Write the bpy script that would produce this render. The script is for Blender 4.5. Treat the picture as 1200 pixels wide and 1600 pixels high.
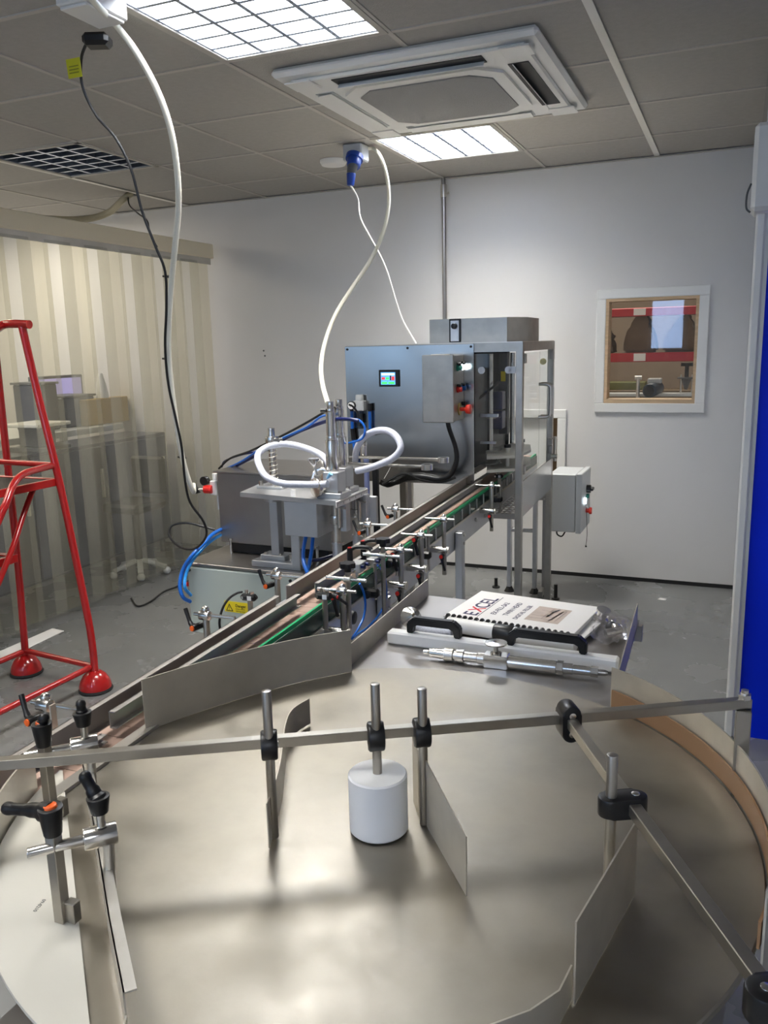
import bpy, bmesh, math, random
from mathutils import Vector as V, Matrix, noise
for o in list(bpy.data.objects): bpy.data.objects.remove(o)
random.seed(7)
SC = bpy.context.scene
COL = SC.collection
PI = math.pi

# ------------------------------------------------------------------ camera
cam_d = bpy.data.cameras.new('camera'); cam = bpy.data.objects.new('camera', cam_d); COL.objects.link(cam)
SC.camera = cam
YAW, PITCH, ROLL, FPX = 0.40277, 0.19966, -0.024714, 1290.0
_f = V((-math.sin(YAW)*math.cos(PITCH), math.cos(YAW)*math.cos(PITCH), -math.sin(PITCH)))
_r = V((math.cos(YAW), math.sin(YAW), 0)); _u = _r.cross(_f)
_r2 = math.cos(ROLL)*_r + math.sin(ROLL)*_u; _u2 = -math.sin(ROLL)*_r + math.cos(ROLL)*_u
CAM = V((0, 0, 1.40))
cam.matrix_world = Matrix((( _r2.x, _u2.x, -_f.x, CAM.x), (_r2.y, _u2.y, -_f.y, CAM.y), (_r2.z, _u2.z, -_f.z, CAM.z), (0,0,0,1)))
cam_d.sensor_fit = 'HORIZONTAL'; cam_d.sensor_width = 36; cam_d.lens = 36*FPX/1200
cam_d.clip_start = 0.02; cam_d.clip_end = 60

# ------------------------------------------------------------------ world, lights, exposure
w = bpy.data.worlds.new('world'); SC.world = w; w.use_nodes = True
w.node_tree.nodes['Background'].inputs[0].default_value = (0.62, 0.72, 0.9, 1)
w.node_tree.nodes['Background'].inputs[1].default_value = 0.30
SC.view_settings.view_transform = 'Standard'; SC.view_settings.look = 'None'
SC.view_settings.gamma = 1; SC.view_settings.use_curve_mapping = False
SC.view_settings.exposure = 0.42
def area(name, loc, size, sizey, power, col, direction, spread=PI):
    l = bpy.data.lights.new(name, 'AREA'); l.shape = 'RECTANGLE'; l.size = size; l.size_y = sizey
    l.energy = power; l.color = col; l.spread = spread
    o = bpy.data.objects.new(name, l); COL.objects.link(o); o.location = loc
    o.rotation_euler = V(direction).to_track_quat('-Z', 'Y').to_euler()
    return o
LAMP_W = 30.0
COOL = (1.0, 0.955, 0.87)
WARM = (1.0, 0.91, 0.76)
# daylight from the shop window behind the camera
area('window_daylight', (-3.3, -2.86, 1.62), 2.2, 1.1, 9, (0.40, 0.66, 1.0), (0.1, 1, -0.05))
area('door_daylight', (-0.95, -2.86, 1.68), 0.42, 0.85, 15, (0.42, 0.62, 1.0), (0.06, 1, -0.1))
# lamps of the other bay, left of the strip curtain
area('side_bay_lamp', (-4.6, 2.4, 2.30), 1.2, 0.6, 23, WARM, (0, 0, -1))
area('side_bay_rear_lamp', (-4.6, 4.2, 2.30), 0.6, 0.6, 12, WARM, (0, 0, -1))
# lamp of the room beyond the hatch
area('next_room_lamp', (-0.9, 6.0, 2.25), 1.2, 0.6, 26, (1.0, 0.9, 0.75), (0, 0, -1))

# ------------------------------------------------------------------ geometry of the sightlines
def ray(px, py):
    a = (px-600)/FPX; b = (py-800)/FPX
    return _r2*a - _u2*b + _f
def atz(px, py, z): d = ray(px, py); return CAM + d*((z-CAM.z)/d.z)
def aty(px, py, y): d = ray(px, py); return CAM + d*(y/d.y)
TH = math.atan(0.037)                        # the line of machines stands slightly askew in the room
CF = Matrix.Rotation(TH, 4, 'Z')             # conveyor frame: x across, y along the belt
CI = CF.inverted()
def att(px, py, t):                          # conveyor frame point on the plane y = t
    d = ray(px, py); n = CF @ V((0,1,0)); return CI @ (CAM + d*(t/d.dot(n)))
def ats(px, py, s):                          # conveyor frame point on the plane x = s
    d = ray(px, py); n = CF @ V((1,0,0)); return CI @ (CAM + d*(s/d.dot(n)))
def atcz(px, py, z): return CI @ atz(px, py, z)
ID = Matrix.Identity(4)

# ------------------------------------------------------------------ materials
MATS = {}
def mat(name, col, rough=0.5, metal=0.0, noise_amt=0.0, noise_scale=8, bump=0.0, bump_scale=60, emit=0, coat=0, alpha=1, trans=0, stretch=None, ior=1.45, col2=None, rough_var=0, spec=0.5):
    if name in MATS: return MATS[name]
    m = bpy.data.materials.new(name); m.use_nodes = True; MATS[name] = m
    nt = m.node_tree; b = nt.nodes['Principled BSDF']
    c = (col[0], col[1], col[2], 1)
    b.inputs['Base Color'].default_value = c
    b.inputs['Roughness'].default_value = rough; b.inputs['Metallic'].default_value = metal
    b.inputs['IOR'].default_value = ior; b.inputs['Specular IOR Level'].default_value = spec
    if coat: b.inputs['Coat Weight'].default_value = coat; b.inputs['Coat Roughness'].default_value = 0.08
    if alpha < 1: b.inputs['Alpha'].default_value = alpha
    if trans: b.inputs['Transmission Weight'].default_value = trans
    if emit:
        b.inputs['Emission Color'].default_value = c; b.inputs['Emission Strength'].default_value = emit
    tc = nt.nodes.new('ShaderNodeTexCoord'); mp = nt.nodes.new('ShaderNodeMapping')
    nt.links.new(tc.outputs['Object'], mp.inputs[0])
    if stretch: mp.inputs['Scale'].default_value = stretch
    if noise_amt or rough_var:
        n = nt.nodes.new('ShaderNodeTexNoise'); n.inputs['Scale'].default_value = noise_scale; n.inputs['Detail'].default_value = 6
        nt.links.new(mp.outputs[0], n.inputs[0])
        if noise_amt:
            r = nt.nodes.new('ShaderNodeValToRGB')
            c2 = col2 or tuple(x*(1-noise_amt) for x in col)
            r.color_ramp.elements[0].color = (c2[0], c2[1], c2[2], 1); r.color_ramp.elements[1].color = c
            r.color_ramp.elements[0].position = 0.35; r.color_ramp.elements[1].position = 0.65
            nt.links.new(n.outputs[0], r.inputs[0]); nt.links.new(r.outputs[0], b.inputs['Base Color'])
        if rough_var:
            mr = nt.nodes.new('ShaderNodeMapRange'); mr.inputs[1].default_value = .3; mr.inputs[2].default_value = .7
            mr.inputs[3].default_value = max(0.02, rough-rough_var); mr.inputs[4].default_value = rough+rough_var
            nt.links.new(n.outputs[0], mr.inputs[0]); nt.links.new(mr.outputs[0], b.inputs['Roughness'])
    if bump:
        n2 = nt.nodes.new('ShaderNodeTexNoise'); n2.inputs['Scale'].default_value = bump_scale; n2.inputs['Detail'].default_value = 4
        nt.links.new(mp.outputs[0], n2.inputs[0])
        bp = nt.nodes.new('ShaderNodeBump'); bp.inputs['Strength'].default_value = bump; bp.inputs['Distance'].default_value = 0.01
        nt.links.new(n2.outputs[0], bp.inputs['Height']); nt.links.new(bp.outputs[0], b.inputs['Normal'])
    return m
WALL = mat('wall_paint', (0.74, 0.73, 0.72), 0.45, bump=0.04, bump_scale=20, noise_amt=0.03, noise_scale=2)
WALLG = mat('wall_gloss_panel', (0.72, 0.74, 0.80), 0.12, coat=0.6)
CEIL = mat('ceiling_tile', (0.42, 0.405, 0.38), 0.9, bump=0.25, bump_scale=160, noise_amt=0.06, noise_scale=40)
TBAR = mat('ceiling_grid', (0.50, 0.48, 0.44), 0.6)
FLOOR = mat('floor_vinyl', (0.195, 0.20, 0.20), 0.27, noise_amt=0.09, noise_scale=3, bump=0.03, bump_scale=14, rough_var=0.05)
WHITE = mat('white_paint', (0.80, 0.80, 0.78), 0.35)
PVCW = mat('white_plastic', (0.82, 0.82, 0.80), 0.3)
CREAM = mat('cream_hose', (0.80, 0.78, 0.66), 0.3)
HDPE = mat('white_hdpe', (0.64, 0.62, 0.555), 0.38, noise_amt=0.04, noise_scale=4)
TURN = mat('turntable_steel', (0.385, 0.352, 0.295), 0.44, 1.0, noise_amt=0.20, noise_scale=11, bump=0.02, bump_scale=90, rough_var=0.09)
STEEL = mat('brushed_steel', (0.72, 0.685, 0.62), 0.36, 0.88, noise_amt=0.12, noise_scale=6, bump=0.03, bump_scale=150)
MACH = mat('machine_steel', (0.50, 0.50, 0.495), 0.22, 1.0, noise_amt=0.10, noise_scale=3, bump=0.02, bump_scale=9, rough_var=0.04)
DSTEEL = mat('dull_steel', (0.42, 0.40, 0.38), 0.36, 1.0, noise_amt=0.15, noise_scale=5)
CHROME = mat('polished_steel', (0.66, 0.64, 0.61), 0.22, 1.0)
ALU = mat('anodised_aluminium', (0.62, 0.63, 0.65), 0.38, 0.85, noise_amt=0.06, noise_scale=12)
GREYP = mat('grey_powder_coat', (0.49, 0.54, 0.485), 0.42, noise_amt=0.03, noise_scale=6)
GREYL = mat('light_grey_enamel', (0.55, 0.57, 0.58), 0.4)
BLK = mat('black_plastic', (0.008, 0.008, 0.009), 0.38)
BLKM = mat('black_rubber', (0.018, 0.018, 0.018), 0.6)
ORG = mat('orange_button', (0.85, 0.13, 0.015), 0.35)
REDB = mat('red_button', (0.62, 0.02, 0.015), 0.35)
REDP = mat('red_paint', (0.46, 0.012, 0.012), 0.25, coat=0.5)
GREEN = mat('green_strip', (0.01, 0.42, 0.16), 0.35)
DGREEN = mat('dark_green_guard', (0.008, 0.045, 0.035), 0.25, noise_amt=0.3, noise_scale=8)
BELT = mat('belt_plastic', (0.46, 0.32, 0.26), 0.45, noise_amt=0.12, noise_scale=12)
BLUE = mat('blue_tube', (0.008, 0.12, 0.52), 0.28)
NAVY = mat('navy_tube', (0.003, 0.008, 0.07), 0.3)
DBLUE = mat('blue_door_curtain', (0.0, 0.03, 0.85), 0.5, spec=0.2)
TAN = mat('tan_liner', (0.34, 0.19, 0.095), 0.42, noise_amt=0.08, noise_scale=4)
PINE = mat('pine_reveal', (0.62, 0.45, 0.28), 0.5, noise_amt=0.2, noise_scale=6, stretch=(1, 1, 12))
BRASS = mat('brass_key', (0.55, 0.45, 0.16), 0.35, 0.8)
YEL = mat('yellow_label', (0.85, 0.66, 0.02), 0.45)
PAPER = mat('paper', (0.93, 0.92, 0.91), 0.6)
FENCE = mat('fence_steel', (0.66, 0.62, 0.54), 0.38, 0.62, noise_amt=0.14, noise_scale=14)
BARS = mat('bar_steel', (0.44, 0.415, 0.37), 0.34, 0.95, noise_amt=0.12, noise_scale=20)
BARW = mat('bright_white_plastic', (0.90, 0.90, 0.89), 0.35)
INK = mat('ink_navy', (0.03, 0.03, 0.10), 0.6)
INKR = mat('ink_red', (0.65, 0.03, 0.05), 0.6)
BRAID = mat('braided_hose', (0.60, 0.63, 0.74), 0.22, noise_amt=0.22, noise_scale=300, bump=0.3, bump_scale=300)
DARK = mat('dark_void', (0.012, 0.012, 0.013), 0.6)
GREYD = mat('dark_grey', (0.10, 0.105, 0.11), 0.5)
TUBE = mat('lamp_tube', (0.93, 0.96, 1.0), 0.4, emit=2.5)
BLADE = mat('lamp_louvre', (0.45, 0.50, 0.60), 0.30, 1.0, bump=0.6, bump_scale=18)
REFL = mat('lamp_reflector', (0.86, 0.88, 0.92), 0.25, 1.0, bump=0.6, bump_scale=18)
LED_W = mat('lit_white_button', (0.75, 0.9, 1.0), 0.3, emit=6)
SCR_G = mat('screen_green', (0.05, 0.85, 0.10), 0.3, emit=1.2)
SCR_B = mat('screen_blue', (0.10, 0.30, 0.60), 0.3, emit=0.9)
SCR_W = mat('screen_white', (0.75, 0.85, 0.85), 0.3, emit=1.0)
SCR_R = mat('screen_red', (0.8, 0.05, 0.05), 0.3, emit=0.8)
def clear_mat(name, tint, veil, rough, veilcol, glossy=0.08, streak=0):
    m = bpy.data.materials.new(name); m.use_nodes = True; nt = m.node_tree; nt.nodes.clear()
    out = nt.nodes.new('ShaderNodeOutputMaterial')
    tr = nt.nodes.new('ShaderNodeBsdfTransparent'); tr.inputs[0].default_value = (*tint, 1)
    df = nt.nodes.new('ShaderNodeBsdfDiffuse'); df.inputs[0].default_value = (*veilcol, 1)
    tl = nt.nodes.new('ShaderNodeBsdfTranslucent'); tl.inputs[0].default_value = (*veilcol, 1)
    gl = nt.nodes.new('ShaderNodeBsdfGlossy'); gl.inputs['Roughness'].default_value = rough
    m0 = nt.nodes.new('ShaderNodeMixShader'); m0.inputs[0].default_value = 0.5
    nt.links.new(df.outputs[0], m0.inputs[1]); nt.links.new(tl.outputs[0], m0.inputs[2])
    m1 = nt.nodes.new('ShaderNodeMixShader'); m1.inputs[0].default_value = veil
    nt.links.new(tr.outputs[0], m1.inputs[1]); nt.links.new(m0.outputs[0], m1.inputs[2])
    if streak:
        tc = nt.nodes.new('ShaderNodeTexCoord'); mp = nt.nodes.new('ShaderNodeMapping'); mp.inputs['Scale'].default_value = (1, 3, 0.5)
        n = nt.nodes.new('ShaderNodeTexNoise'); n.inputs['Scale'].default_value = 2.2; n.inputs['Detail'].default_value = 5
        mr = nt.nodes.new('ShaderNodeMapRange'); mr.inputs[1].default_value = .3; mr.inputs[2].default_value = .7
        mr.inputs[3].default_value = max(0, veil-streak); mr.inputs[4].default_value = min(1, veil+streak)
        nt.links.new(tc.outputs['Object'], mp.inputs[0]); nt.links.new(mp.outputs[0], n.inputs[0]); nt.links.new(n.outputs[0], mr.inputs[0])
        nt.links.new(mr.outputs[0], m1.inputs[0])
    fr = nt.nodes.new('ShaderNodeFresnel'); fr.inputs[0].default_value = 1.4
    mx = nt.nodes.new('ShaderNodeMath'); mx.operation = 'MULTIPLY_ADD'; mx.inputs[1].default_value = 0.12; mx.inputs[2].default_value = glossy
    nt.links.new(fr.outputs[0], mx.inputs[0])
    m2 = nt.nodes.new('ShaderNodeMixShader')
    nt.links.new(mx.outputs[0], m2.inputs[0]); nt.links.new(m1.outputs[0], m2.inputs[1]); nt.links.new(gl.outputs[0], m2.inputs[2])
    nt.links.new(m2.outputs[0], out.inputs[0]); MATS[name] = m
    return m
GLASS = clear_mat('clear_panel', (0.94, 0.95, 0.95), 0.015, 0.02, (0.8, 0.8, 0.8), 0.018)
STRIP = clear_mat('pvc_strip', (0.93, 0.93, 0.90), 0.17, 0.2, (0.74, 0.75, 0.71), 0.03, 0.07)
STRIPY = clear_mat('pvc_strip_overlap', (0.90, 0.88, 0.78), 0.24, 0.22, (0.72, 0.69, 0.55), 0.03, 0.07)
BAG = clear_mat('clear_bag', (0.95, 0.95, 0.97), 0.10, 0.08, (0.85, 0.85, 0.88), 0.10)
SMOKED = clear_mat('smoked_panel', (0.55, 0.58, 0.60), 0.03, 0.03, (0.3, 0.3, 0.3), 0.02)

# ------------------------------------------------------------------ mesh builder
PM = {}                                      # world matrix of every parent
class B:
    def __init__(s, frame=ID): s.bm = bmesh.new(); s.fr = frame
    def _bev(s, verts, bev, seg=1):
        if bev:
            es = {e for v in verts for e in v.link_edges}
            bmesh.ops.bevel(s.bm, geom=list(es), offset=bev, segments=seg, affect='EDGES', profile=0.5)
    def box(s, c, d, rot=None, bev=0.0):
        m = Matrix.Translation(V(c)) @ (rot.to_4x4() if rot else ID) @ Matrix.Diagonal((d[0], d[1], d[2], 1))
        r = bmesh.ops.create_cube(s.bm, size=1, matrix=m); s._bev(r['verts'], bev); return s
    def bx(s, a, b, bev=0.0):
        c = [(a[i]+b[i])/2 for i in range(3)]; d = [abs(a[i]-b[i]) for i in range(3)]
        return s.box(c, d, None, bev)
    def bar(s, p, q, wd, hg, bev=0.0, roll=0):  # rectangular bar from p to q
        p = V(p); q = V(q); d = q-p; L = d.length; z = d.normalized()
        up = V((0,0,1)) if abs(z.z) < 0.99 else V((0,1,0))
        x = up.cross(z).normalized(); y = z.cross(x)
        if roll:
            x, y = x*math.cos(roll)+y*math.sin(roll), y*math.cos(roll)-x*math.sin(roll)
        R = Matrix((x, y, z)).transposed()
        return s.box((p+q)/2, (wd, hg, L), R, bev)
    def cyl(s, p, q, r, r2=None, seg=20, bev=0.0):
        p = V(p); q = V(q); d = q-p
        m = Matrix.Translation((p+q)/2) @ d.to_track_quat('Z', 'Y').to_matrix().to_4x4()
        k = bmesh.ops.create_cone(s.bm, cap_ends=True, segments=seg, radius1=r, radius2=r if r2 is None else r2, depth=d.length, matrix=m)
        if bev:
            es = [e for e in {e for v in k['verts'] for e in v.link_edges} if any(len(f.verts) > 4 for f in e.link_faces)]
            bmesh.ops.bevel(s.bm, geom=es, offset=bev, segments=2, affect='EDGES', profile=0.5)
        return s
    def sph(s, c, r, sc=(1,1,1), seg=16):
        m = Matrix.Translation(V(c)) @ Matrix.Diagonal((sc[0], sc[1], sc[2], 1))
        bmesh.ops.create_uvsphere(s.bm, u_segments=seg, v_segments=max(6, seg//2), radius=r, matrix=m); return s
    def lathe(s, c, prof, axis=(0,0,1), seg=28):  # prof: list (r, h) along the axis
        q = V(axis).to_track_quat('Z', 'Y').to_matrix(); c = V(c); rings = []
        for r, h in prof:
            rings.append([s.bm.verts.new(c + q @ V((r*math.cos(2*PI*i/seg), r*math.sin(2*PI*i/seg), h))) for i in range(seg)])
        for a, b in zip(rings, rings[1:]):
            for i in range(seg): s.bm.faces.new((a[i], a[(i+1) % seg], b[(i+1) % seg], b[i]))
        s.bm.faces.new(rings[0][::-1]); s.bm.faces.new(rings[-1]); return s
    def tube(s, pts, r, seg=12, smooth=6, closed=False, rs=None):
        P = [V(p) for p in pts]
        if smooth and len(P) > 2:
            Q = []; n = len(P)
            for i in range(n if closed else n-1):
                p0 = P[(i-1) % n] if closed or i > 0 else P[0]*2-P[1]
                p1 = P[i]; p2 = P[(i+1) % n]
                p3 = P[(i+2) % n] if closed or i+2 < n else P[-1]*2-P[-2]
                for k in range(smooth):
                    t = k/smooth
                    Q.append(0.5*((2*p1)+(p2-p0)*t+(2*p0-5*p1+4*p2-p3)*t*t+(3*p1-p0-3*p2+p3)*t**3))
            if not closed: Q.append(P[-1])
            P = Q
        n = len(P); rings = []; prev = None
        for i in range(n):
            if closed: d = P[(i+1) % n]-P[i-1]
            else: d = P[min(i+1, n-1)]-P[max(i-1, 0)]
            d = d.normalized() if d.length > 1e-9 else V((0,0,1))
            if prev is None:
                a = V((0,0,1)) if abs(d.z) < 0.9 else V((1,0,0)); x = a.cross(d).normalized()
            else: x = (prev - d*prev.dot(d)).normalized()
            prev = x; y = d.cross(x)
            rr = rs[min(len(rs)-1, int(i*len(rs)/n))] if rs else r
            rings.append([s.bm.verts.new(P[i]+x*rr*math.cos(2*PI*k/seg)+y*rr*math.sin(2*PI*k/seg)) for k in range(seg)])
        m = n if closed else n-1
        for i in range(m):
            a = rings[i]; b = rings[(i+1) % n]
            for k in range(seg): s.bm.faces.new((a[k], a[(k+1) % seg], b[(k+1) % seg], b[k]))
        if not closed: s.bm.faces.new(rings[0][::-1]); s.bm.faces.new(rings[-1])
        return s
    def wall(s, pts, z0, z1, th):             # upright sheet along a polyline (xy), th thick
        n = len(pts); P = [V((p[0], p[1], 0)) for p in pts]; L = []; R = []
        for i in range(n):
            d = (P[min(i+1, n-1)]-P[max(i-1, 0)]).normalized(); nn = V((-d.y, d.x, 0))*th/2
            a0 = z0[i] if isinstance(z0, (list, tuple)) else z0; a1 = z1[i] if isinstance(z1, (list, tuple)) else z1
            L.append((s.bm.verts.new(P[i]+nn+V((0,0,a0))), s.bm.verts.new(P[i]+nn+V((0,0,a1)))))
            R.append((s.bm.verts.new(P[i]-nn+V((0,0,a0))), s.bm.verts.new(P[i]-nn+V((0,0,a1)))))
        f = s.bm.faces.new
        for i in range(n-1):
            f((L[i][0], L[i][1], L[i+1][1], L[i+1][0])); f((R[i][0], R[i+1][0], R[i+1][1], R[i][1]))
            f((L[i][1], R[i][1], R[i+1][1], L[i+1][1])); f((L[i][0], L[i+1][0], R[i+1][0], R[i][0]))
        f((L[0][0], R[0][0], R[0][1], L[0][1])); f((L[-1][0], L[-1][1], R[-1][1], R[-1][0])); return s
    def prism(s, poly, h0, h1, M=ID):          # polygon (xy) extruded along z, placed by M
        a = [s.bm.verts.new(M @ V((x, y, h0))) for x, y in poly]; b = [s.bm.verts.new(M @ V((x, y, h1))) for x, y in poly]
        n = len(poly); s.bm.faces.new(a[::-1]); s.bm.faces.new(b)
        for i in range(n): s.bm.faces.new((a[i], a[(i+1) % n], b[(i+1) % n], b[i]))
        return s
    def sheet(s, grid):                        # grid of points -> surface
        G = [[s.bm.verts.new(V(p)) for p in row] for row in grid]
        for i in range(len(G)-1):
            for j in range(len(G[0])-1): s.bm.faces.new((G[i][j], G[i+1][j], G[i+1][j+1], G[i][j+1]))
        return s
    def build(s, name, m, parent=None, label=None, cat=None, group=None, kind=None, smooth=True):
        bm = s.bm
        M = s.fr
        if parent is not None: M = PM[parent.name].inverted() @ s.fr
        bmesh.ops.transform(bm, matrix=M, verts=bm.verts)
        bmesh.ops.recalc_face_normals(bm, faces=bm.faces)
        me = bpy.data.meshes.new(name)
        if smooth:
            for f in bm.faces: f.smooth = True
            for e in bm.edges:
                if len(e.link_faces) == 2 and e.calc_face_angle(0) > 0.6: e.smooth = False
        bm.to_mesh(me); bm.free()
        if isinstance(m, (list, tuple)):
            for q in m: me.materials.append(q)
        else: me.materials.append(m)
        o = bpy.data.objects.new(name, me); COL.objects.link(o)
        if parent is not None: o.parent = parent; PM[o.name] = PM[parent.name]
        else: PM[o.name] = ID.copy()
        tag(o, label, cat, group, kind)
        return o
def tag(o, label=None, cat=None, group=None, kind=None):
    if label: o['label'] = label
    if cat: o['category'] = cat
    if group: o['group'] = group
    if kind: o['kind'] = kind
    return o
def thing(name, label, cat, loc=(0,0,0), group=None, frame=None, kind=None):
    o = bpy.data.objects.new(name, None); COL.objects.link(o); o.empty_display_size = 0.05
    M = (frame or ID) @ Matrix.Translation(V(loc))
    o.location = M.translation; o.rotation_euler = M.to_euler()
    PM[o.name] = M; return tag(o, label, cat, group, kind)
def struct(b, name, m, parent=None): return b.build(name, m, parent, kind=None if parent else 'structure')
KIDS = {}
def copy_tree(src, M, label, group=None):
    c = src.copy(); COL.objects.link(c); c.location = M.translation; c.rotation_euler = M.to_euler(); PM[c.name] = M
    c['label'] = label
    if group: c['group'] = group
    for ch in [o for o in COL.objects if o.parent == src]:
        k = ch.copy(); COL.objects.link(k); k.parent = c
        for g in [o for o in COL.objects if o.parent == ch]:
            q = g.copy(); COL.objects.link(q); q.parent = k
    return c
def text(name, s, size, M, m, parent, extr=0.0004, xs=1.0, bold=0):
    cu = bpy.data.curves.new(name, 'FONT'); cu.body = s; cu.size = size; cu.extrude = extr; cu.offset = bold; cu.align_x = 'LEFT'
    t = bpy.data.objects.new(name, cu); COL.objects.link(t)
    dg = bpy.context.evaluated_depsgraph_get(); me = bpy.data.meshes.new_from_object(t.evaluated_get(dg))
    bpy.data.objects.remove(t); bpy.data.curves.remove(cu)
    me.transform(PM[parent.name].inverted() @ M @ Matrix.Diagonal((xs, 1, 1, 1)))
    me.materials.clear(); me.materials.append(m)
    o = bpy.data.objects.new(name, me); COL.objects.link(o); o.parent = parent; PM[o.name] = PM[parent.name]; return o
def frame_from(o, x, y):                       # matrix with origin o, x axis x, y axis towards y
    x = V(x).normalized(); y = V(y); z = x.cross(y).normalized(); y = z.cross(x)
    return Matrix(((x.x, y.x, z.x, o[0]), (x.y, y.y, z.y, o[1]), (x.z, y.z, z.z, o[2]), (0,0,0,1)))

# ================================================================== THE SETTING
YW = 4.89                                    # far wall
struct(B().bx((-5.5,-3.1,-0.1), (1.5,7.6,0)), 'floor', FLOOR)
b = B()
def wall_with_holes(b, x0, x1, z0, z1, y0, y1, holes):
    xs = sorted({x0, x1, *[h[0] for h in holes], *[h[1] for h in holes]})
    zs = sorted({z0, z1, *[h[2] for h in holes], *[h[3] for h in holes]})
    for i in range(len(xs)-1):
        for j in range(len(zs)-1):
            cx = (xs[i]+xs[i+1])/2; cz = (zs[j]+zs[j+1])/2
            if any(h[0] < cx < h[1] and h[2] < cz < h[3] for h in holes): continue
            b.bx((xs[i], y0, zs[j]), (xs[i+1], y1, zs[j+1]))
WIN = (-0.694, -0.204, 1.042, 1.621); HAT = (-1.27, -0.955, 0.60, 0.953)
wall_with_holes(b, -5.5, 1.5, 0, 2.6, YW, YW+0.1, [WIN, HAT])
b.build('wall_far', WALL, None, kind='structure', smooth=False)
struct(B().bx((0.045, 3.02, 0), (0.085, YW, 2.345), bev=0.004), 'wall_right', WALLG)
struct(B().bx((1.4, -3, 0), (1.5, 3.0, 2.6)), 'wall_side', WALL)
struct(B().bx((-5.5, -3, 0), (-5.4, 7.5, 2.6)), 'wall_left', WALL)
b = B(); wall_with_holes(b, -5.4, 1.4, 0, 2.6, -3.0, -2.9, [(-4.4, -2.2, 1.05, 2.2), (-1.27, -0.63, 1.05, 2.15)]); b.build('wall_near', WALL, None, kind='structure', smooth=False)
struct(B().bx((-5.4, 7.4, 0), (1.5, 7.5, 2.6)), 'wall_next', mat('plywood_wall', (0.24, 0.18, 0.13), 0.6, noise_amt=0.1))
struct(B().bx((-3.2, YW-0.004, 0), (0.045, YW-0.001, 0.022)), 'baseboard_far', DARK)
# shop window behind the camera
for k_, (a_, c_) in enumerate(((-4.4, -2.2), (-1.27, -0.63))):
    z0_, z1_ = 1.05, 2.2-0.05*k_
    struct(B().bx((a_,-2.96,z0_), (a_+.05,-2.92,z1_)).bx((c_-.05,-2.96,z0_), (c_,-2.92,z1_)).bx((a_,-2.96,z0_), (c_,-2.92,z0_+.05)).bx((a_,-2.96,z1_-.05), (c_,-2.92,z1_)).bx(((a_+c_)/2-.02,-2.96,z0_), ((a_+c_)/2+.02,-2.92,z1_)), 'window_%d' % (2+2*k_), WHITE)
# ceiling: 600 mm tiles between a T-bar grid
LX = [-0.45+0.6*k for k in range(-9, 4)]; LY = [3.2+0.6*k for k in range(-11, 4)]
LAMPS = [(-1.35, 2.3, 1.35), (-1.35, 4.1, 1.4), (-3.15, 3.5, 0), (-1.35, 0.5, 0.75), (-1.35, -1.3, 1.7), (-3.15, 1.7, 0.5), (0.45, -1.3, 1.7)]
b = B()
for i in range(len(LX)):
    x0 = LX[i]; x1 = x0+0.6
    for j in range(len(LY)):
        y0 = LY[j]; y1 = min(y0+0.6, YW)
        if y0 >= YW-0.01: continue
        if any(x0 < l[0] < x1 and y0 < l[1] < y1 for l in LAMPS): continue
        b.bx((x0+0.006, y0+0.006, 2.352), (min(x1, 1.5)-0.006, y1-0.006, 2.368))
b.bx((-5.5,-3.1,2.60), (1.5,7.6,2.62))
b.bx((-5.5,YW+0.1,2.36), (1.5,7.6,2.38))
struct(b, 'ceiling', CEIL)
b = B()
for x in LX[1:]: b.bx((x-0.009, -2.9, 2.3475), (x+0.009, YW, 2.352))
for y in LY[1:]: b.bx((-5.4, y-0.009, 2.348), (1.4, y+0.009, 2.3525))
b.bx((-5.4, YW-0.022, 2.343), (0.045, YW, 2.3465))
struct(b, 'trim_1', TBAR)
b = B()
for x in (-0.45, -3.45): b.bx((x-0.014, -2.9, 2.345), (x+0.014, YW-0.03, 2.3474))
struct(b, 'trim_2', mat('bright_grid', (0.86, 0.84, 0.78), 0.5))

# window_1 in the far wall: white casing, pine reveal, pane
def casing(b, x0, x1, z0, z1, wd, th=0.016):
    y0, y1 = YW-th, YW
    b.bx((x0-wd, y0, z1), (x1+wd, y1, z1+wd), 0.003); b.bx((x0-wd, y0, z0-wd), (x1+wd, y1, z0), 0.003)
    b.bx((x0-wd, y0, z0), (x0, y1, z1), 0.003); b.bx((x1, y0, z0), (x1+wd, y1, z1), 0.003)
b = B(); casing(b, -0.694, -0.204, 1.042, 1.621, 0.052); w1 = struct(b, 'window_1', PVCW)
b = B(); t = 0.016
b.bx((-0.694, YW-0.012, 1.042), (-0.694+t, YW+0.11, 1.621)); b.bx((-0.204-t, YW-0.012, 1.042), (-0.204, YW+0.11, 1.621))
b.bx((-0.694+t, YW-0.012, 1.621-t), (-0.204-t, YW+0.11, 1.621)); b.bx((-0.694+t, YW-0.012, 1.042), (-0.204-t, YW+0.11, 1.042+t*1.4))
b.build('window_reveal', PINE, w1)
B().bx((-0.678, YW+0.05, 1.064), (-0.22, YW+0.056, 1.605)).build('window_pane', GLASS, w1)
b = B(); casing(b, HAT[0], HAT[1], HAT[2], HAT[3], 0.05); w3 = struct(b, 'window_3', PVCW)
B().bx((HAT[0], YW+0.02, HAT[2]), (-1.005, YW+0.03, HAT[3]), 0.002).build('window_board', PVCW, w3)

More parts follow.
